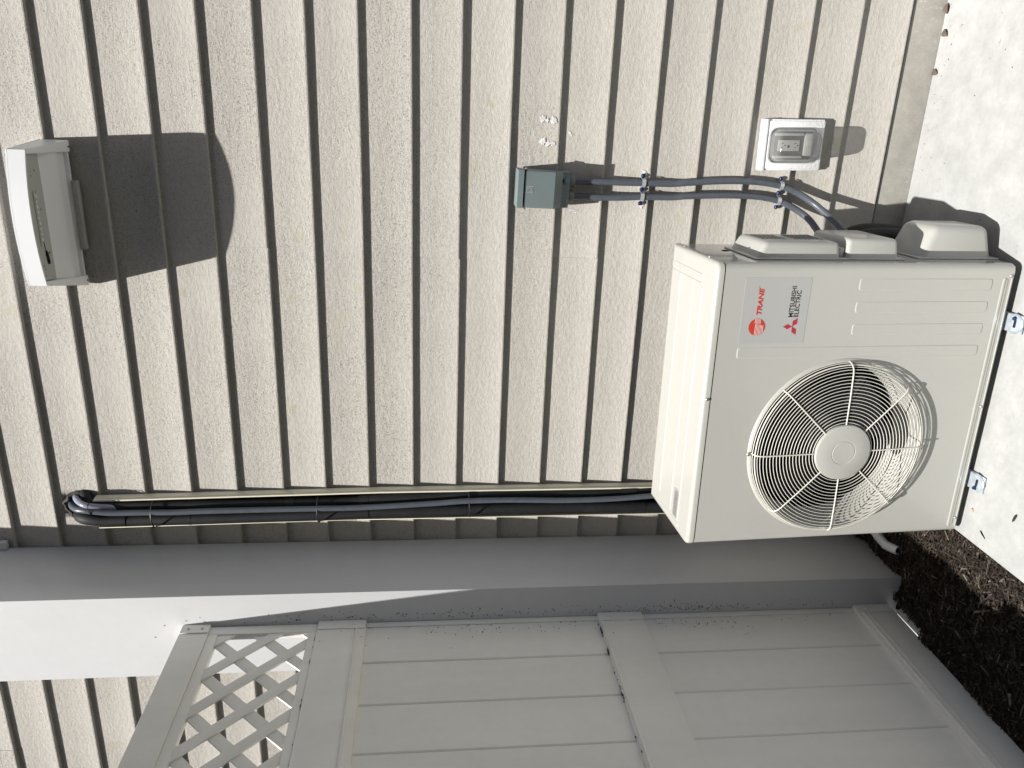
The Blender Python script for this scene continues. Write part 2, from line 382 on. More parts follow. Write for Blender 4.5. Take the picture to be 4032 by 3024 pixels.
for k in sorted(lips):
    if k == -9: continue
    z0, z1 = lips[k], lips[k-1]
    if k in joints: cuts = [-5.0, joints[k]-3.2, joints[k], 3.2]
    else: cuts = [-5.0, -2.35-RJ.uniform(0, 1.6), 0.75+RJ.uniform(0, 1.5), 3.2]
    for j in range(3):
        ob = board(cuts[j]+.0002, cuts[j+1]-.0002, z0, z1, k*3+j+50, 0.0008*(j % 2), -0.0022*(j % 2) if k in joints else 0).done('siding_board', M_siding, None, smooth=True, ang=20)
        if k == 1 and j == 1: cut(ob, hole_cutter(.044, 2.60, 2.66))
        ob.data.transform(Matrix.Translation((0, -2.62, 0))); ob.parent = house
b = B(); b.box(-5, 3.2, 2.6515, 2.80, -1.545+ZC, 2.72+ZC)
ob = b.done('sheathing', M_dark, None); cut(ob, hole_cutter(.046, 2.60, 2.78)); ob.data.transform(Matrix.Translation((0, -2.62, 0))); ob.parent = house
b = B(); n = 60
for i in range(n):
    pass
b.box(-5, 3.2, 2.628, 2.80, -1.80+ZC, -1.5475+ZC, bev=0.002)
wpart(b, 'foundation', M_found, house)
# soffit-side end piece on the wall beside the column
b = B(); b.box(-1.5705, -1.5405, 2.598, 2.6195, 1.484+ZC, 1.72+ZC, bev=.002); wpart(b, 'trim_block', M_column, house)
# sealant ring round the pipe hole
b = B(); ring = []
for k in range(36):
    a = 2*math.pi*k/36; rr = .049+.006*noise.noise(Vector((math.cos(a)*3, math.sin(a)*3, 5)))
    ring.append((HOLE[0]+rr*math.cos(a), 2.6245, HOLE[1]+ZC+rr*math.sin(a)))
b.tube(ring, 0.0075, 8, closed=True)
for v in b.bm.verts: v.co += Vector((noise.noise(v.co*70), .6*noise.noise(v.co*80), noise.noise(v.co*60+Vector((9, 0, 0)))))*.006
wpart(b, 'hole_sealant', M_sealant, house)
# paint and caulk smears (their own shapes, slightly raised)
def blob(cx, cz, rx, rz, seed, th=.0012, rot=0.0):
    k = max(i for i in lips if lips[i] > cz); zlip = lips[k+1]; ztop = lips[k]
    b = B(); c = b.bm.verts.new((cx, 0, cz+ZC)); ed = []; md = []
    for i in range(26):
        a = 2*math.pi*i/26; f = 1+.55*noise.noise(Vector((math.cos(a)*1.7, math.sin(a)*1.7, seed*1.37)))+.45*noise.noise(Vector((math.cos(a)*5, math.sin(a)*5, seed+3.3)))
        u, v = 1.18*rx*f*math.cos(a), 1.15*rz*f*math.sin(a); u, v = u*math.cos(rot)-v*math.sin(rot), u*math.sin(rot)+v*math.cos(rot)
        ed.append(b.bm.verts.new((cx+u, 0, cz+v+ZC))); md.append(b.bm.verts.new((cx+u*.8, 0, cz+v*.8+ZC)))
    for i in range(26):
        j = (i+1) % 26; b.bm.faces.new([ed[i], ed[j], md[j], md[i]]); b.bm.faces.new([md[i], md[j], c])
    inner = set(md) | {c}
    for v in b.bm.verts:
        t = (v.co.z-ZC-zlip)/(ztop-zlip); y = 2.62+.0148*t-.0014
        v.co.y = y-(th if v in inner else 0)-(.0006*abs(noise.noise(v.co*300)) if v in inner else 0)
    wpart(b, 'paint_smear', M_paint, house)
blob(-.0478, -.3700, .0095, .0085, 1); blob(-.0505, -.3835, .005, .006, 21); blob(-.0493, -.4035, .009, .0085, 2)
blob(-.1165, -.3735, .0095, .0105, 3, rot=.3); blob(-.1215, -.3925, .006, .0130, 4, rot=.5); blob(-.1225, -.4070, .0055, .006, 6)
blob(-.0868, -.4600, .0035, .0045, 8, .0004); blob(-.0935, -.4660, .003, .004, 9, .0004); blob(-.2085, -.7185, .012, .006, 12, .0006, .5); blob(-.3045, -.7175, .012, .0075, 14, .0006); blob(-.2575, -.7190, .008, .004, 15, .0006)
blob(-.331, -.483, .0015, .020, 17, .0005); blob(-.338, -.495, .0012, .018, 18, .0005)

# ------------------------------------------------------------------ porch column
colm = thing('porch_column', 'big square white column between the siding and the fence', 'column', (-1.729, 2.453, -0.2))
b = B(); b.box(-1.886, -1.572, 2.288, 2.6185, -0.25, 2.45+ZC, bev=0.0025, seg=2); wpart(b, 'shaft', M_column, colm)
b = B(); b.box(-1.93, -1.528, 2.245, 2.6185, 2.45+ZC, 2.52+ZC, bev=.004); wpart(b, 'capital', M_column, colm)

# ------------------------------------------------------------------ fence
fence = thing('privacy_fence', 'tall off-white vinyl fence with lattice top joined to the column', 'fence', (-1.71, 2.28, -0.03))
YE = 2.2865
def rail(z0, z1, beads, y0=-0.60):
    b = B(); b.box(-1.735, -1.685, y0, YE, z0+ZC, z1+ZC, bev=.0025)
    r = wpart(b, 'rail', M_fence, fence)
    for a, c in beads:
        bb = B(); bb.box(-1.692, -1.6790, y0+.002, 2.2425, a+ZC, c+ZC, bev=.0022); o = bb.done('bead', M_fence); o.data.transform(Matrix.Translation(-fence.location)); o.parent = r
    return r
rail(.712, .806, []); rail(.200, .362, [(.228, .234)]); rail(-.760, -.600, [(-.612, -.604)]); rail(-1.693, -1.550, [(-1.590, -1.583), (-1.572, -1.566)])
for (z0, z1) in ((.712, .806), (.200, .362), (-.760, -.600), (-1.690, -1.550)):
    b = B(); b.box(-1.6845, -1.6815, 2.2435, YE, z0+.002+ZC, z1-.002+ZC, bev=.0006, seg=1)
    br = wpart(b, 'bracket', M_fence, fence)
    for zz in (z0+(z1-z0)*.25, z0+(z1-z0)*.72):
        s = B(); screw(s, (-1.6815, 2.264, zz+ZC), .0052, (1, 0, 0), .003); o = s.done('screw', M_steel if z0 > .5 else M_fence); o.data.transform(Matrix.Translation(-fence.location)); o.parent = br
def fboard(ya, yb, z0, z1, dx):
    b = B(); X = -1.700+dx
    b.prism([(X-.022, ya+.001), (X-.022, yb-.001), (X-.0035, yb-.001), (X, yb-.0045), (X, ya+.0045), (X-.0035, ya+.001)], 'z', z0+ZC, z1+ZC)
    b.prism([(X-.016, yb-.0015), (X-.008, yb-.0015), (X-.008, yb+.006), (X-.016, yb+.006)], 'z', z0+ZC, z1+ZC)
    wpart(b, 'board', M_fence, fence)
for (z0, z1, s0) in ((-.607, .208, 2.087), (-1.556, -.755, 2.085)):
    y = s0
    fboard(y, 2.2800, z0, z1, .001)
    while y > -.5:
        fboard(y-.187, y, z0, z1, random.uniform(-.0005, .0005)); y -= .187
# U channel beside the column
for (z0, z1) in ((-.602, .199), (-1.553, -.758)):
    b = B(); b.box(-1.700+.002, -1.6935, 2.262, 2.2850, z0+ZC, z1+ZC, bev=.001); wpart(b, 'channel', M_fence, fence)
def lat_frame(y0, y1, z0, z1):
    b = B(); b.box(-1.713, -1.6895, y0, y1, z0+ZC, z1+ZC, bev=.0015); wpart(b, 'lattice_frame', M_fence, fence)
lat_frame(2.241, 2.2810, .363, .711); lat_frame(-.60, 2.2405, .681, .7115); lat_frame(-.60, 2.2405, .3625, .3885)
def clip(poly, f):
    out = []
    for i in range(len(poly)):
        a, c = poly[i-1], poly[i]; fa, fc = f(a), f(c)
        if (fa >= 0) != (fc >= 0):
            t = fa/(fa-fc); out.append((a[0]+(c[0]-a[0])*t, a[1]+(c[1]-a[1])*t))
        if fc >= 0: out.append(c)
    return out
for fam in (0, 1):
    n0 = 0
    for i in range(-2, 25):
        z0, z1, ya, yb, hw = .372, .698, -.60, 2.254, .0252
        if fam == 0:
            c = 2.892-.158*i; poly = [(c-hw-z0, z0), (c+hw-z0, z0), (c+hw-z1, z1), (c-hw-z1, z1)]
        else:
            c = 1.857-.1602*i; poly = [(c-hw+z0, z0), (c+hw+z0, z0), (c+hw+z1, z1), (c-hw+z1, z1)]
        poly = clip(clip(poly, lambda p: yb-p[0]), lambda p: p[0]-ya)
        if len(poly) < 3: continue
        X = -1.6935 if fam == 0 else -1.7003
        b = B(); b.prism([(p[0], p[1]+ZC) for p in poly], 'x', X-.0066, X, bev=.0006)
        wpart(b, 'lattice_slat', M_fence, fence)
for yp in (.40, -.73):
    b = B(); b.box(-1.775, -1.640, yp, yp+.135, -0.2, 2.57, bev=.004); wpart(b, 'post', M_fence, fence)
    b = B(); b.box(-1.785, -1.630, yp-.010, yp+.145, 2.5705, 2.60, bev=.004); wpart(b, 'post_cap', M_fence, fence)

# dirt flecks stuck in the fence / column corner
R2 = random.Random(5)
def flecks(name, gen, n, label, cat, szs=(.0012, .0045), mats=None):
    b = B()
    for i in range(n):
        p, ax = gen(); s = R2.uniform(*szs); L = s*R2.uniform(1, 2.2); a = R2.uniform(0, 6.28)
        u, v = {'x': (Vector((0, 1, 0)), Vector((0, 0, 1))), 'y': (Vector((1, 0, 0)), Vector((0, 0, 1))), 'z': (Vector((1, 0, 0)), Vector((0, 1, 0)))}[ax]
        nrm = {'x': Vector((1, 0, 0)), 'y': Vector((0, -1, 0)), 'z': Vector((0, 0, 1))}[ax]
        d1 = (u*math.cos(a)+v*math.sin(a))*L/2; d2 = (-u*math.sin(a)+v*math.cos(a))*s/2*R2.uniform(.5, 1); h = nrm*s*.4
        q = [p-d1-d2*.6, p+d1*.9-d2, p+d1+d2*.5, p-d1*.7+d2]; A = [b.bm.verts.new(x) for x in q]; T = [b.bm.verts.new(x*.0+x+h) for x in [p+(z-p)*.7 for z in q]]
        mi = 0 if R2.random() < .8 else 1
        b.bm.faces.new(A[::-1]).material_index = mi; b.bm.faces.new(T).material_index = mi
        for k in range(4): b.bm.faces.new([A[k], A[(k+1) % 4], T[(k+1) % 4], T[k]]).material_index = mi
    return b.done(name, mats or [M_dirt, M_dirt2], smooth=False, kind='stuff', label=label, category=cat)
def g_corner():
    z = R2.choice([R2.gauss(-.15, .35), R2.gauss(-.95, .12), R2.uniform(-1.5, .65)])
    if R2.random() < .55:
        return Vector((-1.685+abs(R2.gauss(0, .018)), 2.2880, z+ZC)), 'y'
    return Vector((-1.6990 if not (-.76 < z < -.60 or .2 < z < .36) else -1.6845, 2.283-abs(R2.gauss(.0, .045)), z+ZC)), 'x'
flecks('dirt_flecks', g_corner, 620, 'dark dirt flecks stuck in the corner of fence and column', 'dirt', (.0012, .0040))
def g_rail():
    z = R2.choice([-.5985, -.5985, .3640])
    y = R2.choice([2.088, 2.2, 1.9, R2.uniform(1.5, 2.28)])+R2.gauss(0, .012)
    return Vector((-1.698+R2.uniform(0, .012), min(y, 2.283), z+ZC)), 'z'
flecks('rail_debris', g_rail, 150, 'rusty debris lying on the middle fence rails', 'debris', (.0015, .005))

# ------------------------------------------------------------------ wall light
fx = thing('wall_light', 'white boxy wall light high on the siding at the picture edge', 'wall lamp', tuple(C(-.375, 2.615, 1.125)))
def arc_pts(x0, x1, y_end, bow, n=16):
    return [(x0+(x1-x0)*i/n, y_end-bow*(1-(2*i/n-1)**2)) for i in range(n+1)]
XL, XR = -.5640, -.1775
zb0, zt0 = 1.1165, 1.1600
# shell: front band (curved), top plate, side walls
b = B()
outer = arc_pts(XL, XR, 2.62-.212, .027); inner = [(x*1.0+(-.3708-x)*.02, y+.006) for x, y in outer]
def band(b, A, Bn, z0, z1):
    for i in range(len(A)-1):
        va = [b.bm.verts.new(C(*A[i], z0)), b.bm.verts.new(C(*A[i+1], z0)), b.bm.verts.new(C(*A[i+1], z1)), b.bm.verts.new(C(*A[i], z1))]
        vb = [b.bm.verts.new(C(*Bn[i], z0)), b.bm.verts.new(C(*Bn[i+1], z0)), b.bm.verts.new(C(*Bn[i+1], z1)), b.bm.verts.new(C(*Bn[i], z1))]
        b.bm.faces.new(va); b.bm.faces.new(vb[::-1]); b.bm.faces.new([va[0], vb[0], vb[1], va[1]]); b.bm.faces.new([va[3], va[2], vb[2], vb[3]])
band(b, outer, inner, zb0-.003, zt0)
wpart(b, 'front_face', M_light, fx)
b = B(); top = outer+[(-.1600, 2.6150), (-.6080, 2.6150)]
b.prism([(p[0], p[1]) for p in top], 'z', zt0+.0005+ZC, zt0+.0055+ZC, bev=.0015); wpart(b, 'housing_top', M_light, fx)
for sx in (1, -1):
    b = B()
    fx0 = XR if sx > 0 else XL; bx0 = -.1605 if sx > 0 else -.6080
    w_ = .034*sx
    v = []
    prof = [(2.412, 1.1165), (2.412, 1.1600), (2.614, 1.1600), (2.614, 1.0790), (2.594, 1.0790), (2.560, 1.0900)]
    def xo(y): return fx0+(bx0-fx0)*(y-2.408)/.206
    A = [b.bm.verts.new(C(xo(y), y, z)) for y, z in prof]
    D_ = [b.bm.verts.new(C(xo(y)-w_*(.35+.65*(y-2.408)/.206), y, z)) for y, z in prof]
    b.bm.faces.new(A); b.bm.faces.new(D_[::-1])
    for i in range(len(prof)): b.bm.faces.new([A[i], A[(i+1) % len(prof)], D_[(i+1) % len(prof)], D_[i]])
    bmesh.ops.bevel(b.bm, geom=list(b.bm.edges), offset=.0015, segments=2, affect='EDGES')
    ec = wpart(b, 'end_cap', M_light_bounce, fx)
    s = B(); screw(s, C(bx0-w_*.55, 2.604, 1.0788), .003, (0, 0, -1), .002); o = s.done('screw', M_dirt); o.data.transform(Matrix.Translation(-fx.location)); o.parent = ec
# underside: sloped reflector and glass lens
b = B()
for i in range(12):
    t0, t1 = i/12, (i+1)/12
    def P(t, x): return C(x, 2.485+.118*t, 1.124-.030*t-.010*math.sin(t*math.pi*1.0)+.003*math.sin(t*9))
    b.bm.faces.new([b.bm.verts.new(P(t0, -.190)), b.bm.verts.new(P(t0, -.580)), b.bm.verts.new(P(t1, -.580)), b.bm.verts.new(P(t1, -.190))])
wpart(b, 'reflector', M_light_bounce, fx)
b = B(); b.box(-.590, -.185, 2.6005, 2.6125, 1.083+ZC, 1.156+ZC, bev=.003); wpart(b, 'back_plate', M_light, fx)
b = B()
ln = [(x, y+.014) for x, y in arc_pts(-.550, -.192, 2.408, .022)]
b.prism(ln+[(-.185, 2.490), (-.560, 2.490)], 'z', 1.1200+ZC, 1.1230+ZC); wpart(b, 'lens', M_lens, fx)
b = B(); b.box(-.452, -.292, 2.4240, 2.4380, 1.1170+ZC, 1.1198+ZC, bev=.0008)
led = wpart(b, 'led_strip', M_lens, fx)
for i in range(9):
    s = B(); s.lathe([(.0062, 0), (.0055, -.0025), (.003, -.004), (.0001, -.0045)], C(-.308-.0155*i, 2.431+.0, 1.1168), 'z', 12); o = s.done('led', M_led); o.data.transform(Matrix.Translation(-fx.location)); o.parent = led
b = B(); b.tube([C(-.440, 2.4430, 1.1185), C(-.468, 2.4475, 1.118)], .0009, 6); b.tube([C(-.466, 2.4473, 1.117), C(-.476, 2.449, 1.117), C(-.500, 2.453, 1.117), C(-.507, 2.454, 1.117)], lambda t: [.0016, .0038, .0042, .0030][min(3, int(t*3.99))], 8)
wpart(b, 'sensor_lead', M_fan, fx)
b = B(); b.box(-.4900, -.2780, 2.5960, 2.6185, 1.0660+ZC, 1.0825+ZC, bev=.002); wpart(b, 'mounting_plate', M_siding, fx)
def g_fx(): return Vector(C(R2.uniform(-.55, -.2), R2.uniform(2.425, 2.475), 1.1196)), 'z'
flecks('dead_insects', g_fx, 14, 'specks of dead insects inside the lens of the wall light', 'insects', (.003, .006))

# ------------------------------------------------------------------ refrigerant lines in open cover
cov = thing('line_cover', 'open cream trough with two thin flanges running down the siding', 'pipe cover', tuple(C(-1.40, 2.615, -.96)))
rf = [(-1.3750, 1.160), (-1.3560, .165), (-1.3500, -.96)]; lf = [(-1.4765, 1.153), (-1.4613, .25), (-1.4560, -.96)]
def flange(path, sgn):
    b = B(); prof = [(0, 2.6185), (0, 2.5835), (.0010*sgn, 2.5825), (.0055*sgn, 2.5830), (.0056*sgn, 2.5925), (.0080*sgn, 2.5945), (.0080*sgn, 2.6185)]
    pts = [C(path[0][0], 0, path[0][1]), C(path[1][0], 0, path[1][1]), C(path[2][0], 0, path[2][1])]; rows = []
    for p in pts: rows.append([b.bm.verts.new((p.x+u, y, p.z)) for u, y in prof])
    for i in range(2):
        for k in range(len(prof)): b.bm.faces.new([rows[i][k], rows[i][(k+1) % len(prof)], rows[i+1][(k+1) % len(prof)], rows[i+1][k]])
    b.bm.faces.new(rows[0][::-1]); b.bm.faces.new(rows[-1])
    wpart(b, 'flange', M_cover, cov, ang=20)
flange(rf, 1); 
b = B()
for i in range(2):
    (xa, za), (xb_, zb_) = lf[i], lf[i+1]
    q = [(xa, za), (xa-.0035, za), (xb_-.0035, zb_), (xb_, zb_)]
    b.prism([(x, z+ZC) for x, z in q], 'y', 2.5825, 2.6185, bev=.0006)
wpart(b, 'flange', M_cover, cov)
b = B(); b.prism([(x, z+ZC) for x, z in [(-1.3745, 1.10), (-1.3560, .165), (-1.3505, -.95), (-1.4555, -.95), (-1.4608, .25), (-1.4750, 1.10)]], 'y', 2.6165, 2.6190); wpart(b, 'back_strip', M_tape, cov)
def curve_thing(name, label, cat, pts, r, matl, rib=None, step=.004, seg=14, group=None, extra=None):
    P = [C(*p) for p in pts]; b = B(); b.tube(P, r, seg, rib=rib, step=step)
    root = thing(name, label, cat, tuple(P[-1]), group=group)
    wpart(b, 'tube', matl, root, ang=80)
    if extra: extra(root)
    return root
pR = [(-1.3640, 2.680, 1.215), (-1.3660, 2.625, 1.200), (-1.3760, 2.592, 1.165), (-1.3785, 2.588, 1.1175), (-1.3800, 2.588, .9985), (-1.3810, 2.588, .84), (-1.3805, 2.588, .647), (-1.3800, 2.588, .4511), (-1.3740, 2.588, .2653), (-1.3640, 2.588, .1666), (-1.3590, 2.588, -.0364), (-1.3550, 2.588, -.2423), (-1.3560, 2.588, -.5222), (-1.3520, 2.588, -.7355), (-1.3490, 2.588, -.8432), (-1.3470, 2.585, -1.0)]
pL = [(-1.4500, 2.690, 1.245), (-1.4480, 2.630, 1.232), (-1.4430, 2.590, 1.195), (-1.4410, 2.585, 1.1192), (-1.4420, 2.588, 1.0403), (-1.4420, 2.588, .9172), (-1.4410, 2.588, .8464), (-1.4380, 2.588, .6516), (-1.4340, 2.588, .454), (-1.4290, 2.588, .267), (-1.4240, 2.588, .1677), (-1.4220, 2.588, -.0368), (-1.4170, 2.588, -.2442), (-1.4160, 2.588, -.526), (-1.4180, 2.588, -.7415), (-1.4180, 2.588, -.8724), (-1.415, 2.585, -1.0)]
pR = [(x-.016 if z < 1.17 else x, y, z) for x, y, z in pR]; pL = [(x-.009 if z < 1.19 else x, y, z) for x, y, z in pL]
def tapes(zs, pts, r):
    def f(root):
        for z, h_ in zs:
            k = min(range(len(pts)-1), key=lambda i: abs(pts[i][2]-z)); a, c = pts[k], pts[min(k+1, len(pts)-1)]
            if a[2] == c[2]: continue
            if not (min(a[2], c[2]) <= z <= max(a[2], c[2])) and k > 0: a, c = pts[k-1], pts[k]
            def at(zz): t = (zz-a[2])/(c[2]-a[2]); return C(a[0]+(c[0]-a[0])*t, a[1]+(c[1]-a[1])*t, zz)
            b = B(); b.tube([at(z-h_/2), at(z), at(z+h_/2)], r+.0012, 16); wpart(b, 'tape_wrap', M_tape, root)
    return f
curve_thing('insulated_pipe', 'black foam-insulated pipe in the trough, nearer the bare siding', 'pipe', pR, lambda t: .0188+.0007*math.sin(t*40), M_foam, step=.012, group='insulated pipes in the trough', extra=tapes([(.489, .030), (.225, .036), (-.757, .06), (-.90, .05)], pR, .0188))
curve_thing('insulated_pipe', 'black foam-insulated pipe in the trough, nearer the white column', 'pipe', pL, lambda t: .0213+.0007*math.sin(t*37), M_foam, step=.012, group='insulated pipes in the trough', extra=tapes([(1.085, .055), (.84, .012), (.2265, .036), (-.80, .05)], pL, .0213))
c3p = [(-1.405, 2.68, 1.262), (-1.403, 2.62, 1.2501), (-1.3953, 2.57, 1.2143), (-1.3925, 2.553, 1.1801), (-1.3973, 2.552, 1.142), (-1.403, 2.552, 1.0896), (-1.4029, 2.552, 1.0096), (-1.403, 2.552, .9559), (-1.4038, 2.552, .8751), (-1.4007, 2.552, .7691), (-1.3982, 2.552, .5121), (-1.3975, 2.552, .3813), (-1.3965, 2.552, .2573), (-1.3917, 2.552, .132), (-1.3831, 2.552, -.0356), (-1.3757, 2.552, -.1513), (-1.3742, 2.552, -.3091), (-1.3787, 2.552, -.5174), (-1.3752, 2.552, -.6938), (-1.3647, 2.552, -.8423), (-1.355, 2.552, -.98)]
curve_thing('ribbed_conduit', 'long grey ribbed conduit lying over the black pipes in the trough', 'conduit', c3p, .0103, M_conduit, rib=.00035, step=.0024, seg=12)
c4p = [(-1.378, 2.69, 1.250), (-1.3754, 2.64, 1.2392), (-1.3735, 2.6, 1.2204), (-1.3741, 2.568, 1.1908), (-1.3789, 2.560, 1.1644), (-1.3863, 2.566, 1.1276), (-1.3938, 2.576, 1.0928), (-1.4083, 2.592, 1.0455), (-1.415, 2.600, .9985)]
curve_thing('short_conduit', 'pale shiny conduit curling out of the round wall hole', 'conduit', c4p, .0105, M_conduit2, step=.005)
def tie(z, xl, xr, lab, big=True):
    b = B(); pts = []
    for i in range(24):
        a = 2*math.pi*i/24; pts.append(C((xl+xr)/2+(xr-xl)/2*math.cos(a)*1.0, 2.585-.0460*math.sin(a) if math.sin(a) > 0 else 2.585-.024*math.sin(a), z+.002*math.cos(a)))
    b.tube(pts, .0024, 6, closed=True)
    o = b.done('cable_tie', M_tape, label=lab, category='cable tie', group='cable ties round the line set'); return o
tie(.957, -1.474, -1.375, 'black cable tie round the lines below the bend at the hole')
tie(.387, -1.465, -1.370, 'black cable tie half way between the hole and the light siding gap')
tie(-.158, -1.454, -1.355, 'black cable tie closest above the outdoor unit')
b = B(); b.tube([C(-1.389+.022*math.cos(a)*1.0, 2.556+.017*math.sin(a), 1.158+.006*math.cos(a)) for a in [i*math.pi/9 for i in range(18)]], .0016, 6, closed=True)
b.done('cable_tie', M_tape, label='small black cable tie joining two conduits just below the hole', category='cable tie', group='cable ties round the line set')

# ------------------------------------------------------------------ disconnect box
bx = thing('disconnect_box', 'small grey metal electrical box with raised square emblem', 'electrical box', tuple(C(-.2615, 2.6185, -.46)), (0, math.radians(1.2), 0))
def BP(b, name, mats, parent=None, **kw):       # box-local metres: x centre 0, y 0 at the wall, z up from the bottom
    o = b.done(name, mats, parent or bx, **kw); return o
b = B(); b.box(-.0565, .0575, -.054, 0, .002, .150, bev=.002); BP(b, 'back_box', M_greybox)
b = B(); b.prism([(-.0945, .1735), (-.0945, .1560), (-.0905, .1545), (-.0560, .1545), (0, .1545), (0, .1735), (-.090, .1755)], 'x', -.0580, .0590, bev=.0012); BP(b, 'top_hood', M_greybox)
b = B(); b.prism([(-.0545, .1510), (-.0905, .1510), (-.0905, .0560), (-.0610, .0270), (-.0545, .0270)], 'x', -.0570, .0565, bev=.0018); cv = BP(b, 'door', M_greybox)
b = B(); b.box(-.0545, .0555, -.0560, -.0535, .148, .158); BP(b, 'door_gap', M_dark)
# emblem
b = B()
def frame(b, x0, x1, z0, z1, w, y):
    for q in ((x0, x1, z1-w, z1), (x0, x1, z0, z0+w), (x0, x0+w, z0+w, z1-w), (x1-w, x1, z0+w, z1-w)): b.box(q[0], q[1], y-.0008, y, q[2], q[3])
frame(b, -.0100, .0100, .1240, .1440, .0015, -.0905)
D = [(-.0045, .1280), (.0020, .1280), (.0050, .1310), (.0050, .1370), (.0020, .1400), (-.0045, .1400)]
b.tube([Vector((x, -.0910, z)) for x, z in D], .0008, 5, closed=True); BP(b, 'emblem', M_strap, cv)
b = B(); b.lathe([(.0085, 0), (.0080, -.003), (.0055, -.0060), (.0001, -.0073)], (.0275, -.054, .0165), 'y', 18); BP(b, 'knockout_cap', M_greybox)
b = B(); b.box(-.0480, -.0290, -.0548, -.0540, .0060, .0085); b.box(-.0500, -.0480, -.0580, -.0520, .003, .011); BP(b, 'hasp', M_strap)
for sx in (-1, 1):
    b = B(); b.box(sx*.0570, sx*.0625, -.083, -.066, .1440, .1530, bev=.001); ht = BP(b, 'hinge_tab', M_steel); b = B(); screw(b, (sx*.0625, -.0745, .1485), .0035, (sx, 0, 0), .003); BP(b, 'screw', M_steel, ht)
for x in (-.0215, .0263):
    b = B(); b.lathe([(.0125, .004), (.0175, .002), (.0180, -.001), (.0180, -.017), (.0165, -.0195), (.0120, -.0200)], (x, -.0190, 0), 'z', 20); BP(b, 'conduit_fitting', M_greyfit)

cA = [(-.2352, 2.600, -.466), (-.2352, 2.600, -.4850), (-.2346, 2.603, -.568), (-.2350, 2.604, -.6376), (-.2346, 2.6055, -.7081), (-.2344, 2.606, -.809), (-.2296, 2.603, -.8578), (-.2201, 2.603, -.9827), (-.22, 2.606, -1.0985), (-.2297, 2.606, -1.1803), (-.2403, 2.602, -1.2158), (-.2567, 2.595, -1.2542), (-.2858, 2.57, -1.2992), (-.3207, 2.52, -1.3324), (-.3445, 2.48, -1.3483), (-.3706, 2.44, -1.3671), (-.410, 2.395, -1.39), (-.45, 2.37, -1.40)]
cB = [(-.2830, 2.600, -.466), (-.2832, 2.600, -.4850), (-.2848, 2.603, -.5710), (-.2834, 2.604, -.6420), (-.2795, 2.6055, -.709), (-.278, 2.606, -.8138), (-.273, 2.603, -.8629), (-.2666, 2.603, -.9889), (-.268, 2.606, -1.1056), (-.2793, 2.606, -1.1818), (-.2891, 2.602, -1.2108), (-.3086, 2.595, -1.25), (-.3327, 2.575, -1.2839), (-.3579, 2.54, -1.2974), (-.3819, 2.5, -1.3015), (-.42, 2.45, -1.305), (-.46, 2.42, -1.31)]
curve_thing('flexible_conduit', 'blue-grey flexible conduit passing closest to the outlet', 'conduit', cA, .0110, M_conduit, rib=.00032, step=.0022, seg=14, group='flexible conduits from the grey box')
curve_thing('flexible_conduit', 'blue-grey flexible conduit on the side away from the outlet', 'conduit', cB, .0110, M_conduit, rib=.00032, step=.0022, seg=14, group='flexible conduits from the grey box')
def strap(z, xs, scr, lab, tilt=0.0):
    t = thing('conduit_strap', lab, 'strap', tuple(C((xs[0]+xs[1])/2, 2.6180, z)), (0, tilt, 0), group='metal straps holding the conduits')
    cx = (xs[0]+xs[1])/2; path = []
    x0, x1 = xs
    def arc(c, yb): return [(c-cx+.0135*math.cos(a), -(.0)-.012-.0135*math.sin(a)) for a in [math.pi-i*math.pi/10 for i in range(11)]]
    path = [(scr[0]-cx-.006, -.001), (x0-cx-.0155, -.001), (x0-cx-.0140, -.004)]+arc(x0, 0)+[(x0-cx+.0135, -.004), (x0-cx+.0150, -.001), (x1-cx-.0150, -.001), (x1-cx-.0135, -.004)]+arc(x1, 0)+[(x1-cx+.0140, -.004), (x1-cx+.0155, -.001), (scr[2]-cx+.006, -.001)]
    b = B(); th = .0013; rows = []
    for i, (x, y) in enumerate(path):
        a = path[max(i-1, 0)]; c = path[min(i+1, len(path)-1)]; d = Vector((c[0]-a[0], c[1]-a[1])).normalized(); nrm = Vector((d.y, -d.x))
        if nrm.y > 0 and abs(nrm.x) < .5: nrm = -nrm
        w = .0062
        rows.append([b.bm.verts.new(p) for p in ((x, y, -w), (x+nrm.x*th, y+nrm.y*th, -w), (x+nrm.x*th, y+nrm.y*th, w), (x, y, w))])
    for i in range(len(rows)-1):
        for k in range(4): b.bm.faces.new([rows[i][k], rows[i][(k+1) % 4], rows[i+1][(k+1) % 4], rows[i+1][k]])
    b.bm.faces.new(rows[0][::-1]); b.bm.faces.new(rows[-1]); b.done('band', M_strap, t)
    for s_ in scr:
        s = B(); s.lathe([(.0058, 0), (.0058, -.0042), (.0045, -.0055), (.0012, -.0052), (.0001, -.0050)], (s_-cx, -.0022, 0), 'y', 6); s.lathe([(.0072, 0), (.0072, -.0012), (.004, -.0014)], (s_-cx, -.0018, 0), 'y', 14)
        s.done('screw', M_blue, t)
strap(-.7105, (-.2795, -.2345), (-.3020, -.2570, -.2125), 'galvanised double strap on the conduits closer to the grey box', .03)
strap(-1.1845, (-.2800, -.2300), (-.3020, -.2550, -.2080), 'galvanised double strap on the conduits beside the outlet', .03)

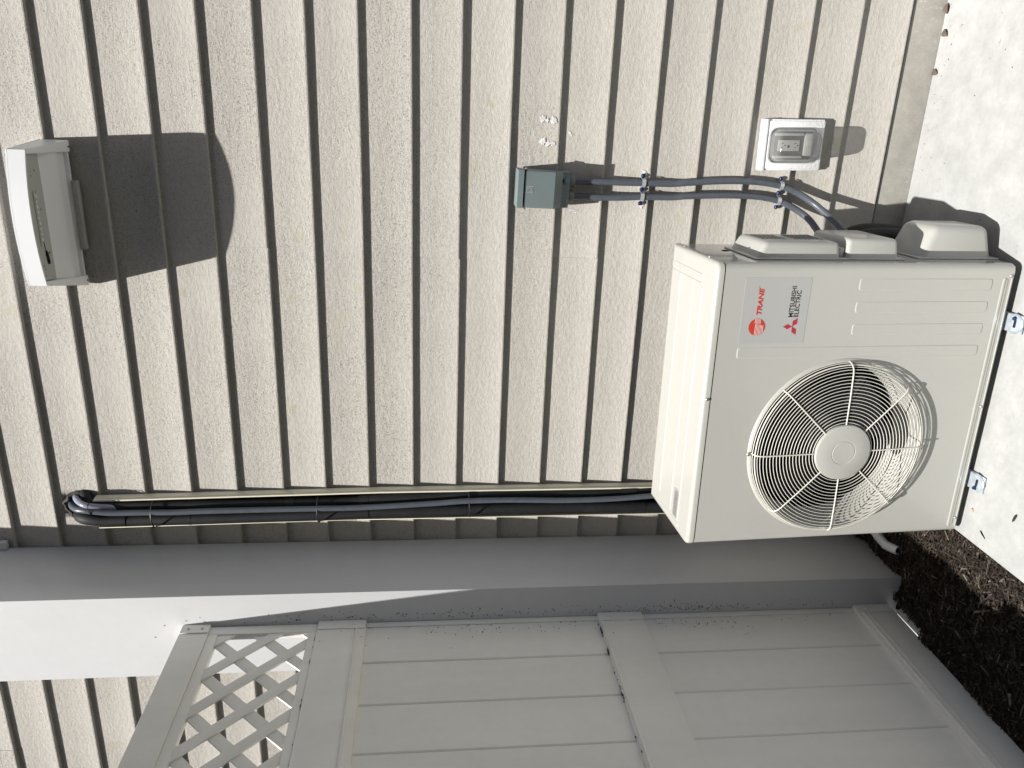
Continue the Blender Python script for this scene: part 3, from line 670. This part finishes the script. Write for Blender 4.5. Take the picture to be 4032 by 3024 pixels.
# ------------------------------------------------------------------ outlet
ot = thing('outdoor_outlet', 'weatherproof outlet under a clear bubble cover on a white block', 'outlet', tuple(C(-.0990, 2.6200, -1.200)), (0, math.radians(-1.4), 0))
b = B(); b.box(-.0815, .0815, -.0170, 0.006, -.105, .106, bev=.0035, seg=3); b.box(-.0760, .0760, -.0205, -.0165, -.1045, .0870, bev=.003); b.done('mounting_block', M_block, ot)
b = B(); b.box(-.0815, .0815, -.0230, -.0165, .0875, .1010, bev=.003); b.done('drip_ledge', M_block, ot)
b = B(); b.box(-.0450, .0430, -.0300, -.0206, -.0620, .0770, bev=.004); cb = b.done('cover_base', M_gasket, ot)
b = B(); b.box(-.0180, .0170, -.0345, -.0301, -.0190, .0540, bev=.0015); rc = b.done('receptacle', M_recept, ot)
b = B()
for dz in (.040, -.004):
    for dx in (-.006, .0065): b.box(dx-.0008-.0005, dx+.0008-.0005, -.0349, -.0343, dz-.0035, dz+.0035)
    b.lathe([(.0022, -.0349), (.0022, -.0343)], (0, 0, dz-.009), 'y', 8); b.bm.faces.new([b.bm.verts.new((0+.0022*math.cos(a), -.0349, dz-.009+.0022*math.sin(a))) for a in [i*math.pi/4 for i in range(8)]])
b.box(-.0075, .0005, -.0352, -.0344, .0155, .0220); b.done('socket_slots', M_blk, rc)
b = B(); b.box(-.0330, .0380, -.0400, -.0301, -.0600, -.0330, bev=.003); b.box(-.004, .020, -.0440, -.0400, -.0580, -.0400, bev=.003); b.done('cord_door', M_recept, ot)
for hx in ((.0300, .0390), (-.0410, -.0320)):
    b = B(); b.box(hx[0], hx[1], -.0430, -.0301, -.028, .070, bev=.003); b.done('hinge_bar', M_recept, ot)
# bubble: thin shell of rounded box, open at the back
def shell(x0, x1, y0, y1, z0, z1, r, n=6):
    b = B(); rows = []
    def rr(inset, y):
        pts = []; R_ = max(.004, r-inset*.3)
        for cx, cz, a0 in ((x1-inset-R_, z1-inset-R_, 0), (x0+inset+R_, z1-inset-R_, 90), (x0+inset+R_, z0+inset+R_, 180), (x1-inset-R_, z0+inset+R_, 270)):
            for k in range(n+1):
                a = math.radians(a0+90*k/n); pts.append(b.bm.verts.new((cx+R_*math.cos(a), y, cz+R_*math.sin(a))))
        return pts
    rows = [rr(-.004, y0), rr(-.004, y0-.004), rr(0, y0-.005), rr(.003, y1*.6+y0*.4), rr(.007, y1+.008), rr(.011, y1+.0025), rr(.018, y1)]
    for i in range(len(rows)-1):
        N = len(rows[i])
        for k in range(N): b.bm.faces.new([rows[i][k], rows[i][(k+1) % N], rows[i+1][(k+1) % N], rows[i+1][k]])
    b.bm.faces.new(rows[-1]); return b
b = shell(-.0510, .0500, -.0260, -.0930, -.0760, .0780, .024); b.done('bubble_cover', M_clear, ot, ang=50)
b = B(); pts = []
for cx, cz, a0 in ((.0540-.024, .0830-.024, 0), (-.0560+.024, .0830-.024, 90), (-.0560+.024, -.0810+.024, 180), (.0540-.024, -.0810+.024, 270)):
    for k in range(6): a = math.radians(a0+90*k/5); pts.append((cx+.024*math.cos(a), -.0262, cz+.024*math.sin(a)))
b.tube(pts, .0022, 6, closed=True); b.done('cover_rim', mat('cover_rim_plastic', (0.42, 0.43, 0.43), 0.3), ot)

# ------------------------------------------------------------------ outdoor unit (local: x across, y back, z up)
ac = thing('heat_pump_unit', 'cream outdoor heat pump with round fan grille standing on the slab', 'air conditioner', tuple(C(-1.22088, 2.34080, -1.63467)), (0.04666308, -0.00578519, 0.02291304))
W_, D_, H_ = .84, .336, .884
FX, FZ = .302, .4590
rc_ = .020
def plan(x0, x1, yb, yf, r, n=6):
    pts = [(x1, yb)]
    for k in range(n+1): a = math.radians(0-90*k/n); pts.append((x1-r+r*math.cos(a), yf+r+r*math.sin(a)))
    for k in range(n+1): a = math.radians(-90-90*k/n); pts.append((x0+r+r*math.cos(a), yf+r+r*math.sin(a)))
    pts.append((x0, yb)); return pts
# wrap (sides + rounded corners) without the flat front
pl = plan(0, W_, 0, -D_, rc_)
b = B(); zt = .8605; n = len(pl)
lo = [b.bm.verts.new((x, y, .004)) for x, y in pl]; hi = [b.bm.verts.new((x, y, zt)) for x, y in pl]
fl = [i for i in range(n-1) if abs(pl[i][1]+D_) < 1e-6 and abs(pl[i+1][1]+D_) < 1e-6][0]
for i in range(n-1):
    if i == fl: continue
    f = b.bm.faces.new([lo[i], lo[i+1], hi[i+1], hi[i]])
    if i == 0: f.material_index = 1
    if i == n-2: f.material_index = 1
# flat front with round opening
xr0, xr1 = rc_, W_-rc_; RO = .2660; N = 96
def edge_pt(a):
    c, s_ = math.cos(a), math.sin(a); t = 1e9
    if c > 1e-9: t = min(t, (xr1-FX)/c)
    if c < -1e-9: t = min(t, (xr0-FX)/c)
    if s_ > 1e-9: t = min(t, (zt-FZ)/s_)
    if s_ < -1e-9: t = min(t, (.004-FZ)/s_)
    return (FX+c*t, FZ+s_*t)
angs = [2*math.pi*k/N for k in range(N)]
for cx, cz in ((xr0, .004), (xr1, .004), (xr0, zt), (xr1, zt)): angs.append(math.atan2(cz-FZ, cx-FX) % (2*math.pi))
angs = sorted(set(round(a, 9) for a in angs)); N2 = len(angs)
prof = [(RO+.006, 0), (RO+.003, -.0045), (RO-.001, -.006), (RO-.006, -.0035), (RO-.012, .012), (RO-.020, .045), (RO-.024, .095)]
ie = [b.bm.verts.new((FX+prof[0][0]*math.cos(a), -D_, FZ+prof[0][0]*math.sin(a))) for a in angs]
oe = [b.bm.verts.new((edge_pt(a)[0], -D_, edge_pt(a)[1])) for a in angs]
for k in range(N2): b.bm.faces.new([ie[k], ie[(k+1) % N2], oe[(k+1) % N2], oe[k]])
prev = ie
for r_, h_ in prof[1:]:
    row = [b.bm.verts.new((FX+r_*math.cos(a), -D_+h_, FZ+r_*math.sin(a))) for a in angs]
    for k in range(N2): b.bm.faces.new([prev[k], prev[(k+1) % N2], row[(k+1) % N2], row[k]])
    prev = row
cab = b.done('cabinet', [M_ivory, M_side], ac, ang=40, flat=(0, -1, 0))
# inner well and coil
b = B(); b.lathe([(.2375, -D_+.096), (.30, -D_+.10), (.30, -.020), (.0001, -.020)], (FX, 0, FZ), 'y', 40); b.done('fan_well', M_dark, ac)
b = B(); b.box(.03, .58, -.030, -.0215, .05, .82)
b.done('coil', M_coil, ac)
b = B(); b.box(.004, .836, -.012, -.002, .004, .858); b.done('back_panel', M_ivory, ac)
b = B(); b.box(.006, .834, -D_+.006, -.004, .000, .006, bev=.001); b.done('base_pan', M_ivory, ac)
# fan
b = B(); b.lathe([(.0001, -.245), (.045, -.245), (.062, -.238), (.066, -.220), (.066, -.150)], (FX, 0, FZ), 'y', 32); fan = b.done('fan', M_fan, ac)
for k in range(3):
    b = B(); rows = []
    for i in range(9):
        t = i/8; r_ = .064+.162*t; a0 = math.radians(18+120*k)+.18*t*t; wid = math.radians(62+14*math.sin(t*3.1))
        row = []
        for j in range(9):
            s_ = j/8; a = a0+wid*s_; y = -.225+.085*s_*(1-.25*t)-.012*math.sin(s_*math.pi)
            row.append(b.bm.verts.new((FX+r_*math.cos(a), y, FZ+r_*math.sin(a))))
        rows.append(row)
    for i in range(8):
        for j in range(8): b.bm.faces.new([rows[i][j], rows[i+1][j], rows[i+1][j+1], rows[i][j+1]])
    b.done('blade', M_fan, fan)
# guard
b = B(); gy = -D_-.036
def ringv(r_, y, wr=.00105, seg=6):
    b.tube([Vector((FX+r_*math.cos(2*math.pi*i/72), y, FZ+r_*math.sin(2*math.pi*i/72))) for i in range(72)], wr, seg, closed=True)
r_ = .0905
while r_ < .240: ringv(r_, gy+.0025*(r_/.24)**4); r_ += .00985
ringv(.2470, gy+.0050); ringv(.2535, gy+.0090); ringv(.2585, gy+.0140, .0022); ringv(.2620, gy+.0230, .0013); ringv(.2635, gy+.0310, .0013)
gd = b.done('fan_guard', M_wire, ac, ang=80)
for k in range(8):
    a = math.pi/4*k+math.radians(1.5); b = B()
    P_ = [(.080, gy-.002), (.16, gy-.0022), (.234, gy-.0005), (.2485, gy+.002), (.2580, gy+.009), (.2630, gy+.020), (.2645, gy+.034)]
    b.tube([Vector((FX+r__*math.cos(a), y, FZ+r__*math.sin(a))) for r__, y in P_], .0020, 6); b.done('guard_spoke', M_wire, gd)
b = B(); b.lathe([(.0001, -.0085), (.0335, -.0085), (.0350, -.0072), (.0370, -.0085), (.0800, -.0085), (.0835, -.0070), (.0850, -.0030), (.0850, .0020), (.0001, .0020)], (FX, gy, FZ), 'y', 56); b.done('hub_cap', M_ivory, gd, ang=30)
for a, r__ in ((math.radians(92.2), .2715), (math.radians(-92), .2715)):
    b = B(); screw(b, (FX+r__*math.cos(a), -D_-.007, FZ+r__*math.sin(a)), .0060, (0, -1, 0), .004); b.done('guard_screw', M_steel, gd)
# top cover
b = B(); tp = plan(-.0015, W_+.0015, .004, -D_-.0015, .022)
def inset(pts, d):
    cx, cy = W_/2, -D_/2; return [(x+(d if x < cx else -d) if abs(x-cx) > W_/2-.03 or True else x, y+(d if y < cy else -d)) for x, y in pts]
prev = None
for d, z in ((0, .8635), (0, .8745), (.0012, .8790), (.0042, .8822), (.0085, .8838), (.013, .8842)):
    row = [b.bm.verts.new((x+(d if x < W_/2 else -d), y+(d if y < -D_/2 else -d), z)) for x, y in tp]
    if prev:
        for i in range(len(row)): b.bm.faces.new([prev[i], prev[(i+1) % len(row)], row[(i+1) % len(row)], row[i]])
    else: b.bm.faces.new(row)
    prev = row
b.bm.faces.new(prev); tc_ = b.done('top_cover', M_ivory, ac, ang=35, flat=(0, 0, 1))
def ridge(b, x0, x1, y0, y1, h_=.0016, z=.8842, w=.0025):
    x0, x1 = sorted((x0, x1)); y0, y1 = sorted((y0, y1)); w = min(w, (x1-x0)*.45, (y1-y0)*.45)
    A = [b.bm.verts.new(p) for p in ((x0, y0, z-.0003), (x1, y0, z-.0003), (x1, y1, z-.0003), (x0, y1, z-.0003))]; T = [b.bm.verts.new(p) for p in ((x0+w, y0+w, z+h_), (x1-w, y0+w, z+h_), (x1-w, y1-w, z+h_), (x0+w, y1-w, z+h_))]
    b.bm.faces.new(T)
    for k in range(4): b.bm.faces.new([A[k], A[(k+1) % 4], T[(k+1) % 4], T[k]])
for q in ((.050, .772, -.083, -.071), (.040, .769, -.185, -.173), (.036, .758, -.252, -.240)):
    b = B(); ridge(b, *q); b.done('pressed_ridge', M_ivory, tc_)
for q in ((.782, .795, -.245, -.005), (.764, .7705, -.243, -.006), (.018, .030, -.258, -.012)):
    b = B(); ridge(b, *q); b.done('pressed_ridge', M_ivory, tc_)
b = B(); b.box(.0375, .1275, -.2385, -.2065, .8843, .8850); lb = b.done('rating_label', M_label, tc_)
b = B(); z = .88515
for q in ((.0375, .1275, -.2385, -.2378), (.0375, .1275, -.2072, -.2065), (.0375, .0382, -.2378, -.2072), (.1268, .1275, -.2378, -.2072)): b.box(q[0], q[1], q[2], q[3], .8851, .8853)
rr_ = random.Random(2)
for i in range(9):
    y = -.2350+.0030*i; x = .041
    while x < .122:
        l_ = rr_.uniform(.002, .008); b.box(x, min(x+l_, .124), y-.0006, y+.0006, .8851, .8853); x += l_+.0012
b.done('label_print', M_fan, lb)
# gap line under the cover and screws
b = B(); b.prism([(x, y) for x, y in plan(.004, W_-.004, -.004, -D_+.004, .018)], 'z', .855, .8636); b.done('cover_gap', M_dark, ac)
for c, n_ in (((.4598, -D_-.0016, .8720), (0, -1, 0)), ((.8075, -D_, .0130), (0, -1, 0)), ((.4168, -D_, .0120), (0, -1, 0)), ((.0493, -D_, .0130), (0, -1, 0)), ((W_+.0015, -.060, .8720), (1, 0, 0)), ((W_+.0015, -.250, .8720), (1, 0, 0))):
    b = B(); screw(b, c, .0048, n_, .003); b.done('panel_screw', M_steel, ac)
def pressed(x0, x1, z0, z1, h_=.0016, sl=.0028):
    b = B(); y = -D_
    def rr2(i, yy):
        r3 = .007; out = []
        for cx, cz, a0 in ((x1-r3-i, z1-r3-i, 0), (x0+r3+i, z1-r3-i, 90), (x0+r3+i, z0+r3+i, 180), (x1-r3-i, z0+r3+i, 270)):
            for k in range(4): a = math.radians(a0+30*k); out.append(b.bm.verts.new((cx+r3*math.cos(a), yy, cz+r3*math.sin(a))))
        return out
    A = rr2(0, y+.0002); T = rr2(sl, y-h_)
    for k in range(16): b.bm.faces.new([A[k], A[(k+1) % 16], T[(k+1) % 16], T[k]])
    b.bm.faces.new(T); b.done('pressed_panel', M_ivory, ac, ang=12)
pressed(.766, .8005, .067, .472); pressed(.703, .7365, .067, .472); pressed(.640, .6730, .067, .472); pressed(.576, .6090, .067, .802)
pressed(.020, .8030, .0190, .0370, .0018, .003)
b = B(); b.box(.020, .803, -D_-.0022, -D_+.001, .0075, .0105, bev=.001); b.done('bottom_ridge', M_ivory, ac)
# sticker with print
b = B(); b.box(.6192, .8022, -D_-.0005, -D_+.0005, .6115, .8010); stk = b.done('brand_sticker', M_sticker, ac, label='grey sticker with red and black print')
yS = -D_-.00055
text_mesh('TRANE', 'red_lettering', M_red, stk, .6998, .7742, .7452, .7595, yS, shear=.22, bold=.04)
text_mesh('MITSUBISHI', 'black_lettering', M_blk, stk, .6935, .7790, .6528, .6660, yS, bold=.012)
text_mesh('ELECTRIC', 'black_lettering', M_blk, stk, .6935, .7675, .6375, .6507, yS, bold=.012)
b = B(); b.tube([Vector((.7772+.0013*math.cos(a), yS-.0002, .7607+.0013*math.sin(a))) for a in [i*math.pi/6 for i in range(12)]], .0003, 4, closed=True); b.done('registered_mark', M_red, stk)
b = B(); cc = [(.6662+.0238*math.cos(i*math.pi/24), .7530+.0238*math.sin(i*math.pi/24)) for i in range(48)]; b.prism(cc, 'y', yS-.0004, yS); b.done('round_logo', M_red, stk)
b = B()
for i in range(7):
    z = .7575-.00365*i; half = math.sqrt(max(0, .0232**2-(z-.7530)**2)); b.box(.6662-half, .6745-.0006*i, yS-.0008, yS-.00045, z-.0006, z+.0006)
for i in range(5):
    z = .7590-.00365*i+.0006; half = math.sqrt(max(0, .0232**2-(z-.7530)**2)); b.box(.6760-.0004*i, .6662+half, yS-.0008, yS-.00045, z-.0006, z+.0006)
b.done('logo_stripes', M_whitep, stk)
b = B(); z0 = (.6668, .6507)
for q in ([(.6667, .6772), (.6740, .6640), z0, (.6590, .6640)], [(.6899, .6376), (.6825, .6507), z0, (.6745, .6376)], [(.6437, .6376), (.6590, .6376), z0, (.6511, .6507)]): b.prism(q, 'y', yS-.0004, yS)
b.done('diamond_logo', M_red2, stk)
# right-hand service covers
def bump_cover(name, y0, y1, z0, z1, p, ty, tz0, tz1, bev, flange=True):
    b = B()
    if flange: b.box(W_+.0005, W_+.004, y0-.012, y1+.010, z0-.012, z1+.014, bev=.0012)
    A = [(W_+.002, y0, z0), (W_+.002, y1, z0), (W_+.002, y1, z1), (W_+.002, y0, z1)]; T = [(W_+p, y0+ty, z0+tz0), (W_+p, y1-ty, z0+tz0), (W_+p, y1-ty, z1-tz1), (W_+p, y0+ty, z1-tz1)]
    va = [b.bm.verts.new(q) for q in A]; vt = [b.bm.verts.new(q) for q in T]; fs = [b.bm.faces.new(vt)]
    es = list(fs[0].edges)
    for k in range(4): f = b.bm.faces.new([va[k], va[(k+1) % 4], vt[(k+1) % 4], vt[k]]); es += list(f.edges)
    es = [e for e in set(es) if not (e.verts[0] in va and e.verts[1] in va)]
    bmesh.ops.bevel(b.bm, geom=es, offset=bev, segments=4, profile=.5, affect='EDGES')
    return b.done(name, M_ivory, ac, ang=50)
c1_ = bump_cover('service_cover', -.268, -.080, .497, .742, .046, .008, .004, .022, .013)
c2_ = bump_cover('service_cover', -.266, -.050, .318, .478, .056, .010, .006, .006, .012)
b = B(); b.box(W_+.001, W_+.030, -.250, -.085, .4785, .4965, bev=.003); b.done('cover_recess', M_ivory, ac)
c3_ = bump_cover('valve_cover', -.243, -.075, .006, .236, .092, .010, .022, .036, .022)
for i in range(15):
    z = .700-.0125*i
    if abs(z-.615) < .012: continue
    b = B(); b.box(W_+.0455, W_+.0466, -.205, -.120, z-.0022, z+.0022); b.done('vent_slot', M_fan, c1_)
b = B(); b.lathe([(.0001, .0012), (.010, .0012), (.012, 0)], (W_, -.125, .775), 'x', 16); b.done('cable_port', M_dark, ac)
# feet
ft = B()
P2 = [(-.026, -.300), (-.026, -.352), (-.024, -.368), (-.015, -.382), (0, -.386), (.015, -.382), (.024, -.368), (.026, -.352), (.026, -.300)]
def foot(xc):
    b = B(); v0 = []; v1 = []
    for (x, y) in P2:
        lift = -.0055 if y > -.34 else -.0125
        v0.append(b.bm.verts.new((xc+x, y, lift-.0025))); v1.append(b.bm.verts.new((xc+x*.94, y+.001, lift)))
    b.bm.faces.new(v1); b.bm.faces.new(v0[::-1])
    for k in range(len(P2)): b.bm.faces.new([v0[k], v0[(k+1) % len(P2)], v1[(k+1) % len(P2)], v1[k]])
    bmesh.ops.triangulate(b.bm, faces=[f for f in b.bm.faces if len(f.verts) > 4])
    b.box(xc-.026, xc+.026, -.385, -.05, -.0205, -.0155, bev=.001)
    rim = [Vector((xc+x*1.0, y, -.0135)) for x, y in P2[1:-1]]; b.tube(rim, .0038, 6)
    f = b.done('foot', M_zinc, ac)
    s = B(); s.box(xc-.011, xc+.011, -.3640, -.3560, -.0128, -.0118, bev=.002); s.done('slot', M_fan, f)
    return f
f1 = foot(.675); f2 = foot(.178)
for xc, fpar, sx in ((.675, f1, .015), (.178, f2, -.018)):
    s = B(); s.lathe([(.0075, 0), (.0075, .0015), (.0052, .002), (.0050, .006), (.002, .0065), (.0001, .006)], (xc+sx, -.357, -.0125), 'z', 6); s.done('anchor_screw', M_blue, fpar)
b = B(); b.box(.15, .205, -.30, -.05, -.020, .000); b.box(.65, .70, -.30, -.05, -.020, .000); b.done('foot_rail', M_zinc, ac)

# black lines behind the unit
lines = thing('suction_lines', 'thick black insulated lines curving down behind the side covers', 'pipes', tuple(C(-.35, 2.45, -1.60)))
for dy, dx in ((0, 0), (.055, .006)):
    b = B(); b.tube([C(-.52, 2.40+dy, -1.30), C(-.45, 2.405+dy, -1.325), C(-.395+dx, 2.415+dy, -1.362), C(-.368+dx, 2.42+dy, -1.42), C(-.364+dx, 2.42+dy, -1.50), C(-.372+dx, 2.42+dy, -1.58), C(-.39+dx, 2.42+dy, -1.635)], .0285, 16, step=.01); wpart(b, 'tube', M_foam, lines, ang=80)

# ------------------------------------------------------------------ drain pipe and stake in the mulch
dp = thing('drain_pipe', 'white plastic elbow pipe poking out of the mulch behind the unit', 'pipe', tuple(C(-1.49, 2.34, -1.71)))
b = B(); P_ = [C(-1.462, 2.500, -1.683), C(-1.474, 2.440, -1.685), C(-1.483, 2.400, -1.688), C(-1.487, 2.372, -1.690), C(-1.4820, 2.345, -1.694), C(-1.4725, 2.308, -1.700)]
b.tube(P_, .0165, 20, cap=False); b.tube([P_[-1]+(P_[-2]-P_[-1])*.02, P_[-1]+(P_[-2]-P_[-1])*.9], .0135, 20, cap=False)
wpart(b, 'tube', M_pvc, dp, ang=60)
b = B(); b.tube([P_[2]+(P_[1]-P_[2])*.55, P_[2]+(P_[1]-P_[2])*.3], .0185, 20); wpart(b, 'socket_rim', M_pvc, dp)
b = B(); b.tube([C(-1.6450, 2.262, -1.6890), C(-1.6445, 2.2615, -1.700), C(-1.6440, 2.261, -1.76)], lambda t: .0046 if t < .4 else .0036, 8)
b.done('black_stake', M_tape, label='short black stake in the mulch at the foot of the column', category='stake')

# ------------------------------------------------------------------ small litter
def on_slab(x, y, dz=.001): return Vector((x, y, slab_z(y)+dz))
def g_slab():
    if R2.random() < .35:
        x = R2.uniform(-.2, .6); y = 2.625-abs(R2.gauss(0, .05))
    else:
        x = R2.uniform(-1.2, .7); y = R2.uniform(1.2, 2.6)
    return on_slab(x, y, .0004), 'z'
flecks('leaf_litter', g_slab, 170, 'tiny dark crumbs scattered on the concrete slab', 'litter', (.0010, .0030))
def shard(name, x, y, L, W, a, matl, lab, cat):
    b = B(); cz = on_slab(x, y)
    ps = [(-L/2, -W*.1), (-L*.3, -W/2), (L*.35, -W*.45), (L/2, -W*.05), (L*.42, W*.2), (L*.1, W*.35), (-L*.35, W/2)]
    Mx = Matrix.Translation(cz) @ Matrix.Rotation(a, 4, 'Z')
    lo = [b.bm.verts.new(Mx @ Vector((p, q, 0))) for p, q in ps]; hi = [b.bm.verts.new(Mx @ Vector((p*.92, q*.8, .0028+.002*math.sin(p*200)))) for p, q in ps]
    b.bm.faces.new(lo[::-1]); b.bm.faces.new(hi)
    for k in range(7): b.bm.faces.new([lo[k], lo[(k+1) % 7], hi[(k+1) % 7], hi[k]])
    b.done(name, matl, smooth=False, label=lab, category=cat)
shard('bark_chip', -1.0655, 1.8273, .030, .008, -.3, CH[1], 'largest dark bark chip lying on the open slab', 'bark chip')
shard('bark_sliver', -1.176, 1.9217, .030, .003, 1.0, CH[0], 'thin dark sliver of bark near the slab corner by the mulch', 'bark chip')
shard('tan_flake', -1.127, 1.9850, .012, .006, .4, M_leaf2, 'small tan flake on the slab in front of the fan side foot', 'flake')
def dry_leaf(x, y, s, a, lab):
    b = B(); n_ = 8; rows = []
    for i in range(n_+1):
        t = i/n_; w = s*.35*math.sin(math.pi*t)**.8
        row = []
        for j in range(5):
            v = (j/4-.5)*2; px_ = (t-.5)*s; py = v*w; pz = .002+abs(v)*w*.35+.004*math.sin(t*3)
            p = Matrix.Rotation(a, 3, 'Z') @ Vector((px_, py, pz)); row.append(b.bm.verts.new(on_slab(x, y)+p))
        rows.append(row)
    for i in range(n_):
        for j in range(4): b.bm.faces.new([rows[i][j], rows[i][j+1], rows[i+1][j+1], rows[i+1][j]])
    bmesh.ops.solidify(b.bm, geom=list(b.bm.faces), thickness=.0004)
    b.done('dry_leaf', M_leaf, label=lab, category='leaf', group='curled dry leaves along the foundation')
dry_leaf(.262, 2.600, .032, .9, 'curled dry leaf at the foundation, second from the picture corner')
dry_leaf(.335, 2.615, .035, .2, 'curled dry leaf at the foundation, closest to the picture corner')
dry_leaf(.145, 2.612, .030, 1.2, 'curled brown leaf at the foundation, nearest to the outlet')

# ------------------------------------------------------------------ leafy sky blocker added behind the viewpoint to darken the shaded siding
M_leafy = mat('added_hedge_leaves', (0.050, 0.062, 0.030), 0.7, spec=0.3, mottle=(3, 0.4))
hd = thing('added_shade_hedge', 'tall dense green leaf screen added out of view to darken the shaded siding', 'added_shade_hedge', (0, -5.0, -0.14))
b = B(); RH = random.Random(9); nx, nz = 60, 18; rows = []
for i in range(nx+1):
    row = []
    for j in range(nz+1):
        x = -12+15.0*i/nx; z = -.14+9.9*j/nz; nn = noise.noise(Vector((x*.8, z*.8, 3)))*.35+noise.noise(Vector((x*2.5, z*2.5, 6)))*.15
        row.append(b.bm.verts.new((x, -4.1+nn-(.35 if j == nz else 0), z+(.25*noise.noise(Vector((x, 1, 1))) if j == nz else 0))))
    row.append(b.bm.verts.new((x, -6.0, 9.6))); row.append(b.bm.verts.new((x, -6.2, -.14))); rows.append(row)
for i in range(nx):
    for j in range(nz+2): b.bm.faces.new([rows[i][j], rows[i+1][j], rows[i+1][j+1], rows[i][j+1]])
b.bm.faces.new(rows[0]); b.bm.faces.new(rows[-1][::-1]); wpart(b, 'crown', M_leafy, hd)
b = B()
for i in range(12000):
    x = RH.uniform(-12, 3.0); z = RH.uniform(-.1, 9.8); y = -4.05+noise.noise(Vector((x*.8, z*.8, 3)))*.35+RH.uniform(-.08, .12)
    u = Vector((RH.gauss(0, 1), RH.gauss(0, 1), RH.gauss(0, 1))).normalized(); v = u.orthogonal().normalized(); p = Vector((x, y, z)); l_ = RH.uniform(.03, .08)
    b.bm.faces.new([b.bm.verts.new(q) for q in (p-u*l_, p+v*l_*.4, p+u*l_, p-v*l_*.4)])
o = wpart(b, 'leaves', M_leafy, hd, smooth=False); o['kind'] = 'stuff'
